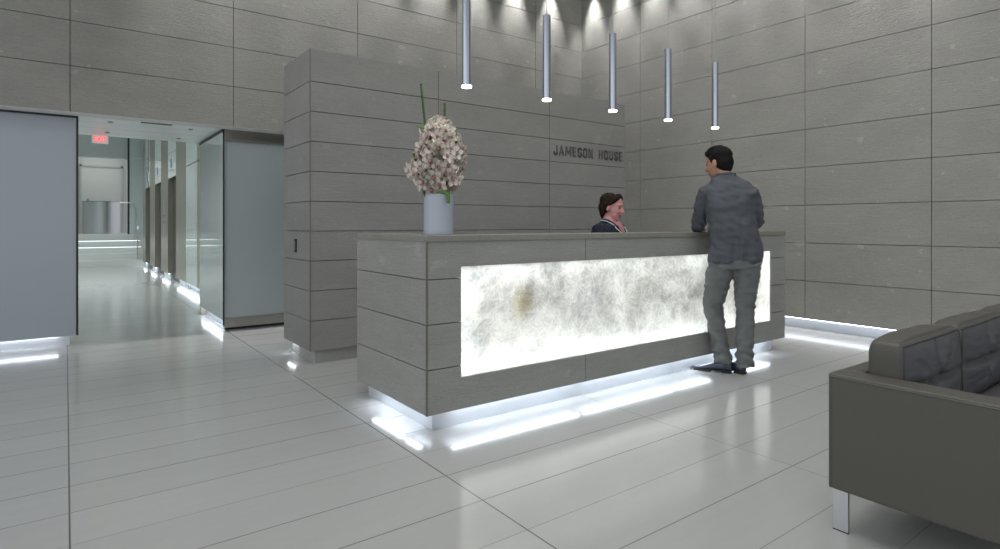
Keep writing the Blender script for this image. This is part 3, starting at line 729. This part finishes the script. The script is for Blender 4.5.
thick(bmP); me_petal = bpy.data.meshes.new('blossom'); bmP.to_mesh(me_petal); bmP.free(); me_petal.materials.append(M_petal)
me_petal.polygons.foreach_set('use_smooth', [True] * len(me_petal.polygons))
bmL = bmesh.new(); petal_mesh(bmL, R_(180), .024, .018, .5, R_(35)); petal_mesh(bmL, R_(120), .013, .010, .4, R_(60)); petal_mesh(bmL, R_(240), .013, .010, .4, R_(60)); thick(bmL)
ellipsoid(bmL, (0, 0, .010), ((.006, 0, 0), (0, .006, 0), (0, 0, .010)), 10, 8)
me_lip = bpy.data.meshes.new('flower_lip'); bmL.to_mesh(me_lip); bmL.free(); me_lip.materials.append(M_liplow)
# positions over an egg-shaped bunch
cam_l = Vector((math.sin(AZ), -math.cos(AZ), 0))
pts = []
N = 96
for i in range(N):
    zf = 1 - 2 * (i + .5) / N; th = i * 2.39996
    rr = math.sqrt(1 - zf * zf)
    zc = 1.612 + .225 * zf
    wr = .125 * (1.0 + (.22 if zf < .1 else 0) * min(1, (.1 - zf) * 2) - (.18 if zf > .3 else 0) * (zf - .3))
    rr = max(rr, .35) if zf < -.5 else rr
    jit = random.uniform(.86, 1.12)
    p = Vector((VX + rr * wr * jit * math.cos(th), VY + rr * wr * jit * math.sin(th), zc + random.uniform(-.012, .012)))
    p += cam_l * (-.016 if zf < -.1 else .006)
    pts.append((p, Vector((rr * math.cos(th), rr * math.sin(th), zf * .35))))
nsp = 6
spr_lab = ['facing the room at the left of the bunch', 'facing the room at the right of the bunch', 'at the right side of the bunch', 'at the back right of the bunch', 'at the back of the bunch', 'at the far left of the bunch']
def az_of(p): return (math.atan2(p.y - VY, p.x - VX) - R_(180)) % (2 * math.pi)
groups = [[] for _ in range(nsp)]
for p, n in pts: groups[int(az_of(p) / (2 * math.pi) * nsp) % nsp].append((p, n))
for gi, gp in enumerate(groups):
    a0 = R_(180) + (gi + .5) * 2 * math.pi / nsp; dx, dy = math.cos(a0), math.sin(a0)
    t = thing('orchid_spray', 'spray of cream orchids with pink throats ' + spr_lab[gi], 'orchid spray', (VX + dx * .03, VY + dy * .03, DS + .02), 'orchid sprays in the vase')
    bm = bmesh.new(); tube(bm, [(VX + dx * .03, VY + dy * .03, DS + .02), (VX + dx * .045, VY + dy * .045, DS + .24), (VX + dx * .06, VY + dy * .06, 1.6), (VX + dx * .03, VY + dy * .03, 1.80)], .004, 8); obj('stem', bm, M_stem, t, True)
    for q in range(2):
        bm = bmesh.new(); c_ = Vector((VX + dx * .06, VY + dy * .06, 1.43 + .2 * q + .03 * gi)); tube(bm, [c_, c_ + Vector((dx * .03, dy * .03, .01)), c_ + Vector((dx * .07, dy * .07, .03))], [.005, .010, .003], 8)
        obj('bud', bm, M_leaf, t, True)
    if gi == 1:
        bm = bmesh.new(); c_ = Vector((VX + cam_l.x * .02 - .06, VY + cam_l.y * .02 - .07, DS + .26)); e = c_ + cam_l * .055 + Vector((0, 0, -.012))
        tube(bm, [c_, c_.lerp(e, .5) + Vector((0, 0, .006)), e, e + Vector((0, 0, -.05))], [.006, .011, .012, .009], 10, dome=True); obj('leaf', bm, M_leaf, t, True)
    for p, n in gp:
        n = (n.normalized() + Vector((random.uniform(-.35, .35), random.uniform(-.35, .35), random.uniform(-.3, .2)))).normalized()
        o = bpy.data.objects.new('blossom', me_petal); COL.objects.link(o); o.parent = t; o.location = p - wloc(t)
        o.rotation_euler = (n.to_track_quat('Z', 'Y').to_matrix() @ Matrix.Rotation(random.uniform(-.6, .6), 3, 'Z')).to_euler()
        s = random.uniform(.95, 1.2); o.scale = (s, s, s)
        l_ = bpy.data.objects.new('flower_lip', me_lip); COL.objects.link(l_); l_.parent = o
def stalk(pts_, r, lab):
    bm = bmesh.new(); tube(bm, pts_, r, 10)
    for a, c in zip(pts_, pts_[1:]): tube(bm, [Vector(c) - (Vector(c) - Vector(a)).normalized() * .006, Vector(c)], r * 1.25, 10)
    tag(obj('bamboo_stalk', bm, M_stem, None, True), lab, 'stalk', 'green stalks in the vase')
A_ = at(421.0, 84, 3.63); B_ = at(425.5, 130, 3.63); C_ = Vector((VX - .02, VY + .01, DS + .02))
stalk([C_, C_.lerp(B_, .5), B_, B_.lerp(A_, .4), B_.lerp(A_, .75), A_], .0072, 'long bare green stalk rising above the left of the orchids')
A_ = at(444.7, 103.5, 3.66); C_ = Vector((VX + .04, VY - .01, DS + .02))
stalk([C_, C_.lerp(A_, .5), C_.lerp(A_, .85), C_.lerp(A_, .95), A_], .0065, 'short bare green stalk poking from the top of the orchids')
A_ = at(413.5, 153.5, 3.56); C_ = Vector((VX - .03, VY - .0, DS + .03))
stalk([C_, C_.lerp(A_, .5), A_], .006, 'cut green stalk tip at the left side of the orchids')

# ------------------------------------------------------------------ people
def head_bm(bm, c, hf, hu, k=1.0):
    hf = hf.normalized(); hs = hf.cross(hu).normalized(); hu = hs.cross(hf).normalized()
    def L(s, f_, u): return c + (hs * s + hf * f_ + hu * u) * k
    def E(s, f_, u, rs_, rf, ru): ellipsoid(bm, L(s, f_, u), (hs * rs_ * k, hf * rf * k, hu * ru * k))
    E(0, -.008, .035, .074, .096, .088); E(0, .022, -.012, .064, .070, .080); E(0, .030, -.050, .053, .058, .056)
    E(0, .062, -.088, .026, .024, .020)
    E(.028, .062, -.028, .026, .022, .024); E(-.028, .062, -.028, .026, .022, .024)
    tube(bm, [L(0, .084, .018), L(0, .100, -.006), L(0, .108, -.026)], [k * .009, k * .011, k * .013], 10, dome=True)
    tube(bm, [L(-.012, .094, -.03), L(.012, .094, -.03)], k * .008, 8, dome=True)
    tube(bm, [L(-.045, .072, .030), L(0, .087, .034), L(.045, .072, .030)], k * .011, 8, dome=True)
    tube(bm, [L(-.018, .080, -.058), L(0, .089, -.055), L(.018, .080, -.058)], k * .0075, 8, dome=True)
    tube(bm, [L(-.014, .080, -.068), L(0, .087, -.068), L(.014, .080, -.068)], k * .0085, 8, dome=True)
    for s in (-1, 1): E(s * .076, -.008, -.006, .010, .019, .031)
    return L, hs, hf, hu
def hand_bm(bm, wrist, d, up, side, k=1.0, curl=.5):
    """palm from wrist along d; up = back of the hand; side = thumb direction"""
    d = d.normalized(); side = (side - d * side.dot(d)).normalized(); up = (up - d * up.dot(d) - side * up.dot(side)).normalized()
    ellipsoid(bm, wrist + d * .048 * k, (d * .052 * k, side * .041 * k, up * .016 * k), 16, 10)
    ellipsoid(bm, wrist + d * .035 * k + side * .022 * k, (d * .032 * k, side * .018 * k, up * .016 * k), 12, 8)
    for i, L in enumerate((.072, .080, .075, .060)):
        o = wrist + d * (.086 - .004 * abs(i - 1)) * k + side * (.031 - .021 * i) * k
        p = [o - d * .015 * k, o]; a = 0; q = o
        for j_, fr_ in enumerate((.45, .32, .25)):
            a += curl * (.5 + .25 * j_); q = q + (d * math.cos(a) - up * math.sin(a)) * L * fr_ * k; p.append(q)
        tube(bm, p, [.0092 * k, .009 * k, .0086 * k, .008 * k, .007 * k], 10, dome=True)
    b0 = wrist + d * .025 * k + side * .03 * k
    tube(bm, [b0, b0 + (side * .75 + d * .6) * .032 * k, b0 + (side * .5 + d * .9) * .058 * k, b0 + (side * .35 + d * .95) * .078 * k], [.0125 * k, .011 * k, .0098 * k, .008 * k], 10, dome=True)
def fold(freq, amp, sz=(1, 1, 1), seed=0):
    def f_(p): return amp * noise.noise(Vector((p.x * freq * sz[0] + seed, p.y * freq * sz[1], p.z * freq * sz[2])))
    return f_

# --- the standing man -------------------------------------------------
mf = Vector((.5, .866, 0)); mr = Vector((.866, -.5, 0)); UP = Vector((0, 0, 1))
hipL, hipR = at(723, 258, 4.66), at(748, 257, 4.60)
kneeL, kneeR = at(712.5, 306, 4.84), at(745, 304, 4.72)
ankL, ankR = at(722.5, 358, 4.80), at(745.0, 360, 4.73)
pel = at(735.0, 252, 4.62)
waist = at(732.5, 230, 4.60); chest = at(731, 205, 4.62); chest2 = at(730, 192, 4.64); neckb = at(725.5, 179, 4.68)
shL, shR = at(707, 191, 4.68), at(751, 192, 4.56)
elL = at(697.5, 226.3, 4.84); elR = at(757.5, 221, 4.66)
wrL = Vector((4.40, 3.06, DS + .045)); wrR = Vector((4.66, 3.02, DS + .050))
hc = at(718.5, 164, 4.74)
bm = bmesh.new()
hf_m = Vector((-.06, .99, -.16)).normalized(); hu_m = (UP + hf_m * .14 + Vector((.0, 0, 0))).normalized()
L, hs, hf, hu = head_bm(bm, hc, hf_m, hu_m, 1.03)
tube(bm, [L(0, -.018, -.05), L(0, -.028, -.085), neckb + Vector((0, 0, -.02))], [.055, .056, .066], 16, dome=True)
rings_loft(bm, [(neckb + Vector((0, 0, .0)), mr * .07, mf * .06), (chest2 + UP * .02, mr * .11, mf * .07), (chest, mr * .165, mf * .105), (waist, mr * .145, mf * .10), (pel, mr * .165, mf * .11), (pel - UP * .08, mr * .15, mf * .10)], 24)
for sh, el, wr in ((shL, elL, wrL), (shR, elR, wrR)):
    tube(bm, [sh.lerp(neckb, .3), sh.lerp(el, .12), el, el.lerp(wr, .4), wr], [.035, .045, .040, .036, .027], 14, dome=True)
for hp, kn, an in ((hipL, kneeL, ankL), (hipR, kneeR, ankR)):
    tube(bm, [hp, hp.lerp(kn, .5), kn, kn.lerp(an, .35), an], [.085, .072, .055, .052, .036], 16, dome=True)
footdL = (Vector((4.188, 2.972, 0)) - Vector((4.322, 2.71, 0))).normalized()
footdR = Vector((.06, .99, 0)).normalized()
heelL = Vector((4.322, 2.71, 0)); heelR = Vector((4.372, 2.625, 0))
for an, hl, fd in ((ankL, heelL, footdL), (ankR, heelR, footdR)):
    tube(bm, [an, hl + fd * .06 + UP * .05, hl + fd * .13 + UP * .036, hl + fd * .19 + UP * .030], [.036, .030, .022, .016], 12, dome=True)
hand_bm(bm, wrL, Vector((.75, .55, -.10)), UP, Vector((.3, .9, 0)), 1.0, .35)
hand_bm(bm, wrR, Vector((-.55, .75, -.12)), UP, Vector((-.8, -.4, 0)), 1.0, .35)
man = organic('person', bm, [M_skin, M_lip], None, .0062, 4)
tag(man, 'person in a grey suit standing with back turned, one arm on the desk', 'person')
mw = wloc(man)
mouth = L(0, .088, -.062) - mw
for p_ in man.data.polygons:
    d_ = p_.center - mouth
    if abs(d_.dot(hs)) < .024 and abs(d_.dot(hu)) < .010 and d_.dot(hf) > -.02: p_.material_index = 1
for s in (-1, 1):
    bm = bmesh.new(); ellipsoid(bm, L(s * .031, .079, .008), (hs * .011, hf * .009, hu * .007), 12, 8); obj('eye', bm, M_eye, man, True)
    bm = bmesh.new(); tube(bm, [L(s * .016, .092, .030), L(s * .033, .088, .036), L(s * .050, .076, .032)], [.003, .0038, .002], 6, dome=True); obj('eyebrow', bm, M_hair, man, True)
# hair
bm = bmesh.new()
def HE(s, f_, u, a, b_, c_): ellipsoid(bm, L(s, f_, u), (hs * a, hf * b_, hu * c_))
HE(0, -.022, .058, .086, .100, .080); HE(0, -.045, .008, .080, .075, .085); HE(0, -.055, -.035, .062, .052, .05)
HE(0, .045, .092, .066, .048, .034); HE(0, .0, .112, .066, .078, .036)
for s in (-1, 1): tube(bm, [L(s * .074, .018, .05), L(s * .075, .014, .012)], [.014, .007], 8, dome=True)
rn = random.Random(3)
for k in range(34):
    a = rn.uniform(-1, 1); f0 = rn.uniform(-.7, 1); p0 = L(a * .060, f0 * .075, .118 - .03 * a * a - .018 * f0 * f0)
    tube(bm, [p0, p0 + hu * rn.uniform(.010, .022) + hf * rn.uniform(.004, .022) + hs * rn.uniform(-.012, .012)], [.013, .004], 6, dome=True)
organic('hair', bm, M_hair, man, .005, 2, fold(70, .003, (1, 1, .5)))
# shirt collar
bm = bmesh.new(); rings_loft(bm, [(neckb + UP * z + mf * f_, mr * a, mf * b_) for z, f_, a, b_ in ((-.03, 0, .078, .074), (.02, .01, .066, .063), (.045, .015, .062, .060))], 24); obj('shirt_collar', bm, M_shirt, man, True)
# jacket
bm = bmesh.new()
hem = (hipL + hipR) / 2 - UP * .03
rings_loft(bm, [(hem, mr * .215, mf * .142), (hem + UP * .07, mr * .208, mf * .142), (pel + UP * .10, mr * .196, mf * .135), (waist + UP * .01, mr * .188, mf * .128), (chest - UP * .07, mr * .196, mf * .130),
                (chest + UP * .01, mr * .205, mf * .130), (chest2 + UP * .01, mr * .200, mf * .115), (chest2 + UP * .055, mr * .168, mf * .095), (neckb + UP * .005, mr * .110, mf * .078), (neckb + UP * .035 - mf * .01, mr * .072, mf * .062)], 32, 2.3)
for sh, el, wr in ((shL, elL, wrL), (shR, elR, wrR)):
    q = el.lerp(wr, .82)
    tube(bm, [sh.lerp(neckb, .30) - UP * .01, sh - UP * .012, sh.lerp(el, .3), sh.lerp(el, .7), el, el.lerp(wr, .3), q], [.062, .067, .066, .060, .058, .052, .043], 18, dome=True)
def jfold(p):
    z = p.z
    v_ = .016 * noise.noise(Vector((p.x * 8, p.y * 8, z * 5))) + .011 * noise.noise(Vector((p.x * 16 + z * 9, p.y * 16, z * 22)))
    for el in (elL, elR):
        d = (p - el).length
        if d < .14: v_ += .006 * math.sin((p - el).z * 110 + p.x * 40) * (1 - d / .14)
    c = p - waist; s = c.dot(mr); f_ = c.dot(mf)           # centre-back seam and vent
    if f_ < -.05:
        v_ -= .0055 * math.exp(-(s / .006) ** 2)
        if z < waist.z: v_ += .010 * math.sin(s * 60 + 1) * min(1, (waist.z - z) * 3.5) * .6
    return v_
jk = organic('jacket', bm, M_suit, man, .0075, 5, jfold)
bm = bmesh.new(); tube(bm, [neckb + mr * .080 + mf * .05 + UP * .0, neckb + mr * .078 - mf * .0 + UP * .026, neckb + mr * .048 - mf * .052 + UP * .036, neckb - mf * .068 + UP * .038, neckb - mr * .048 - mf * .052 + UP * .036, neckb - mr * .078 + mf * .0 + UP * .026, neckb - mr * .080 + mf * .05 + UP * .0], [.008, .011, .013, .014, .013, .011, .008], 10, dome=True)
obj('collar', bm, M_suit, jk, True)
# trousers
bm = bmesh.new()
rings_loft(bm, [(pel + UP * .06, mr * .165, mf * .115), (pel, mr * .178, mf * .125), (hem, mr * .180, mf * .130), (hem - UP * .05, mr * .165, mf * .115)], 28)
hmL, hmR = ankL - UP * .038 - footdL * .01, ankR - UP * .050
for hp, kn, an, hm in ((hipL, kneeL, ankL, hmL), (hipR, kneeR, ankR, hmR)):
    tube(bm, [hp - UP * .02, hp.lerp(kn, .3), hp.lerp(kn, .7), kn, kn.lerp(an, .3), kn.lerp(an, .7), an, hm], [.104, .102, .088, .079, .073, .068, .067, .069], 20)
def tfold(p):
    v_ = .006 * noise.noise(Vector((p.x * 8, p.y * 8, p.z * 6 + 4)))
    for kn in (kneeL, kneeR):
        d = (p - kn).length
        if d < .18: v_ += .005 * math.sin((p - kn).z * 70 + (p - kn).dot(mr) * 45) * (1 - d / .18)
    for an in (ankL, ankR):
        dz = p.z - an.z
        if dz < .2: v_ += .004 * math.sin(dz * 75 + p.x * 60 + p.y * 40) * (1 - max(dz, 0) / .2)
    return v_ + .013 * noise.noise(Vector((p.x * 14 + p.z * 8, p.y * 14, p.z * 26)))
organic('trousers', bm, M_trous, man, .0075, 5, tfold)
def shoe(hl, fd, sgn, parent, mat=M_shoe, k=1.0):
    sd = fd.cross(UP)
    bm = bmesh.new()
    prof = [(-.005, .028, .060), (.03, .034, .072), (.08, .035, .072), (.12, .035, .062), (.16, .040, .048), (.20, .044, .038), (.24, .038, .028), (.28, .024, .020), (.305, .010, .012)]
    rings_loft(bm, [(hl + fd * a * k + UP * (.015 + h * .5) * k, sd * b_ * k, UP * h * .5 * k) for a, b_, h in prof], 20, 2.4)
    tube(bm, [hl + fd * .05 * k + UP * .05 * k, hl + fd * .055 * k + UP * .088 * k], [.038 * k, .040 * k], 16)
    s_ = organic('shoe', bm, mat, parent, .005, 3)
    bm = bmesh.new()
    def outline(a0, a1, z0, z1, n=14):
        top = []
        for sgn_ in (1, -1):
            rng = range(n + 1) if sgn_ == 1 else range(n, -1, -1)
            for i in rng:
                a = a0 + (a1 - a0) * i / n
                w_ = 0
                for (x0, b0, _), (x1, b1, _) in zip(prof, prof[1:]):
                    if x0 <= a <= x1 + 1e-6: w_ = b0 + (b1 - b0) * (a - x0) / (x1 - x0)
                top.append(hl + fd * a * k + sd * sgn_ * max(w_, .008) * k)
        lo = [bm.verts.new(p + UP * z0) for p in top]; hi = [bm.verts.new(p + UP * z1) for p in top]
        loft(bm, [lo, hi])
    outline(-.005, .305, .014, .020); outline(-.005, .070, 0, .0145); outline(.15, .29, .0, .0145)
    obj('sole', bm, M_sole, s_)
shoe(heelL, footdL, 1, man); shoe(heelR, footdR, 1, man)

# --- the seated receptionist -------------------------------------------
wf = Vector((.30, -.954, 0)); wr_ = Vector((-.954, -.30, 0))      # facing, own right
wc = at(612, 207.5, 5.52)
nb = at(609, 222.5, 5.50)
ch1 = nb - UP * .15 - wf * .0; wa = ch1 - UP * .22 - wf * .03; pv = wa - UP * .18 - wf * .04
bm = bmesh.new()
hf_w = Vector((.40, -.89, -.18)).normalized()
L, hs, hf, hu = head_bm(bm, wc, hf_w, (UP + hf_w * .2).normalized(), 1.07)
ellipsoid(bm, L(0, .035, -.06), (hs * .060, hf * .050, hu * .045))
tube(bm, [L(0, -.015, -.05), L(0, -.012, -.085), nb - UP * .03], [.054, .055, .062], 16, dome=True)
rings_loft(bm, [(nb - UP * .03, wr_ * .055, wf * .05), (nb - UP * .09, wr_ * .08, wf * .06), (ch1, wr_ * .155, wf * .10), (wa, wr_ * .14, wf * .10), (pv, wr_ * .17, wf * .12), (pv - UP * .08, wr_ * .16, wf * .12)], 24)
kneeS = []
wsh = [nb + s * wr_ * .215 - UP * .055 for s in (1, -1)]
wel = [wsh[0] + wr_ * .05 - UP * .24 + wf * .08, wsh[1] - wr_ * .05 - UP * .24 + wf * .08]
wwr = [Vector((wsh[0] + wf * .30).to_tuple()), Vector((wsh[1] + wf * .30).to_tuple())]
wwr = [Vector((3.98, 3.47, .795)), Vector((4.28, 3.45, .795))]
for sh, el, wr in zip(wsh, wel, wwr): tube(bm, [sh - UP * .03, el, el.lerp(wr, .4), wr], [.034, .036, .034, .024], 14, dome=True)
hand_bm(bm, wwr[0], Vector((.2, -1, -.1)), UP, Vector((1, 0, 0)), .9, .35); hand_bm(bm, wwr[1], Vector((-.1, -1, -.1)), UP, Vector((-1, 0, 0)), .9, .35)
SEAT = pv.z - .13
hips = [pv + s * wr_ * .09 - UP * .04 for s in (1, -1)]
wkn = [h + wf * .40 for h in hips]; wan = [k_ - UP * (k_.z - .22) - wf * .12 for k_ in wkn]
for h, k_, a in zip(hips, wkn, wan):
    tube(bm, [h, h.lerp(k_, .5), k_, k_.lerp(a, .35), a, a + wf * .06 - UP * .05, a + wf * .15 - UP * .09], [.085, .075, .055, .05, .034, .032, .024], 14, dome=True)
wom = organic('person', bm, [M_skin2, M_lip], None, .0062, 4)
tag(wom, 'person with short dark hair in a navy jacket sitting behind the reception desk', 'person')
ww = wloc(wom); mouth = L(0, .088, -.062) - ww
for p_ in wom.data.polygons:
    d_ = p_.center - mouth
    if abs(d_.dot(hs)) < .024 and abs(d_.dot(hu)) < .011 and d_.dot(hf) > -.02: p_.material_index = 1
for s in (-1, 1):
    bm = bmesh.new(); ellipsoid(bm, L(s * .030, .078, .008), (hs * .012, hf * .009, hu * .006), 12, 8); obj('eye', bm, M_eye, wom, True)
    bm = bmesh.new(); tube(bm, [L(s * .016, .088, .028), L(s * .033, .085, .034), L(s * .048, .073, .030)], [.0025, .003, .002], 6, dome=True); obj('eyebrow', bm, M_hair2, wom, True)
bm = bmesh.new()
def HE(s, f_, u, a, b_, c_): ellipsoid(bm, L(s, f_, u), (hs * a, hf * b_, hu * c_))
HE(0, -.030, .050, .092, .098, .082); HE(0, -.058, -.005, .084, .066, .085); HE(0, -.062, -.060, .060, .040, .055)
for s in (-1, 1):
    tube(bm, [L(s * .005, .045, .108), L(s * .045, .052, .088), L(s * .072, .028, .055), L(s * .080, -.004, .022)], [.024, .020, .018, .012], 10, dome=True)
    tube(bm, [L(s * .080, -.035, .02), L(s * .078, -.045, -.055)], [.026, .018], 10, dome=True)
rn = random.Random(5)
for k in range(26):
    a = rn.uniform(-1, 1); f0 = rn.uniform(-1, .7); p0 = L(a * .07, f0 * .08 - .01, .112 - .03 * a * a - .02 * f0 * f0)
    tube(bm, [p0, p0 + hu * rn.uniform(.006, .014) + hf * rn.uniform(-.02, .02) + hs * rn.uniform(-.012, .012)], [.013, .005], 6, dome=True)
organic('hair', bm, M_hair2, wom, .0055, 3, fold(60, .004, (1, 1, .5)))
bm = bmesh.new()
rings_loft(bm, [(pv - UP * .05, wr_ * .195, wf * .15), (wa, wr_ * .165, wf * .125), (ch1 - UP * .03, wr_ * .190, wf * .145), (nb - UP * .085, wr_ * .25, wf * .13), (nb - UP * .030, wr_ * .205, wf * .115), (nb - UP * .004 - wf * .02, wr_ * .085, wf * .06)], 28, 2.2)
for sh, el, wr in zip(wsh, wel, wwr): tube(bm, [sh.lerp(nb, .25) - UP * .005, sh, sh.lerp(el, .5), el, el.lerp(wr, .35), el.lerp(wr, .88)], [.055, .064, .056, .052, .045, .036], 16, dome=True)
jw = organic('jacket', bm, M_navy, wom, .0075, 4, fold(9, .006))
# open V neck (skin) and white piping down the lapels
def on(s, f_, u): return nb + wr_ * s + wf * f_ + UP * u
bm = bmesh.new(); rings_loft(bm, [(on(0, .07, .01), wr_ * .050, wf * .034), (on(0, .105, -.04), wr_ * .042, wf * .036), (on(0, .142, -.11), wr_ * .024, wf * .026), (on(0, .150, -.17), wr_ * .006, wf * .015)], 16)
obj('blouse', bm, plain('pink_blouse', (.50, .22, .24), .6), wom, True)
for s in (-1, 1):
    bm = bmesh.new(); tube(bm, [on(s * .072, -.05, .022), on(s * .086, .02, .012), on(s * .082, .085, -.020), on(s * .100, .118, -.050), on(s * .072, .148, -.085), on(s * .035, .165, -.15)], [.005] * 6, 8, dome=True)
    obj('piping', bm, M_pipe, jw, True)
    bm = bmesh.new(); tube(bm, [on(s * .056, -.05, .020), on(s * .070, .02, .010), on(s * .064, .082, -.030), on(s * .052, .130, -.085), on(s * .026, .155, -.15)], [.016, .020, .021, .018, .010], 10, dome=True); obj('lapel', bm, M_navy, jw, True)
bm = bmesh.new()
rings_loft(bm, [(pv + UP * .05, wr_ * .165, wf * .12), (pv - UP * .05, wr_ * .185, wf * .15), (pv - UP * .10, wr_ * .17, wf * .14)], 24)
for h, k_, a in zip(hips, wkn, wan): tube(bm, [h, h.lerp(k_, .5), k_, k_.lerp(a, .5), a - UP * .06], [.10, .09, .073, .066, .06], 16)
organic('trousers', bm, M_navy, wom, .009, 4, fold(8, .006))
for a in wan:
    shoe(Vector((a.x, a.y, 0)) - wf * .05 + UP * 0, wf, 1, wom, M_sole, .88)
st = thing('desk_stool', 'swivel stool under the seated person behind the desk', 'stool', (pv.x, pv.y, 0))
bm = bmesh.new(); tube(bm, [(pv.x, pv.y, SEAT - .075), (pv.x, pv.y, SEAT - .065), (pv.x, pv.y, SEAT - .01), (pv.x, pv.y, SEAT)], [.17, .19, .19, .17], 32); obj('seat', bm, M_black, st, True)
bm = bmesh.new(); cyl(bm, pv, .025, .05, SEAT - .075); obj('column', bm, M_chrome, st, True)
bm = bmesh.new(); tube(bm, [(pv.x, pv.y, 0), (pv.x, pv.y, .02), (pv.x, pv.y, .05)], [.21, .20, .03], 32); obj('base', bm, M_chrome, st)
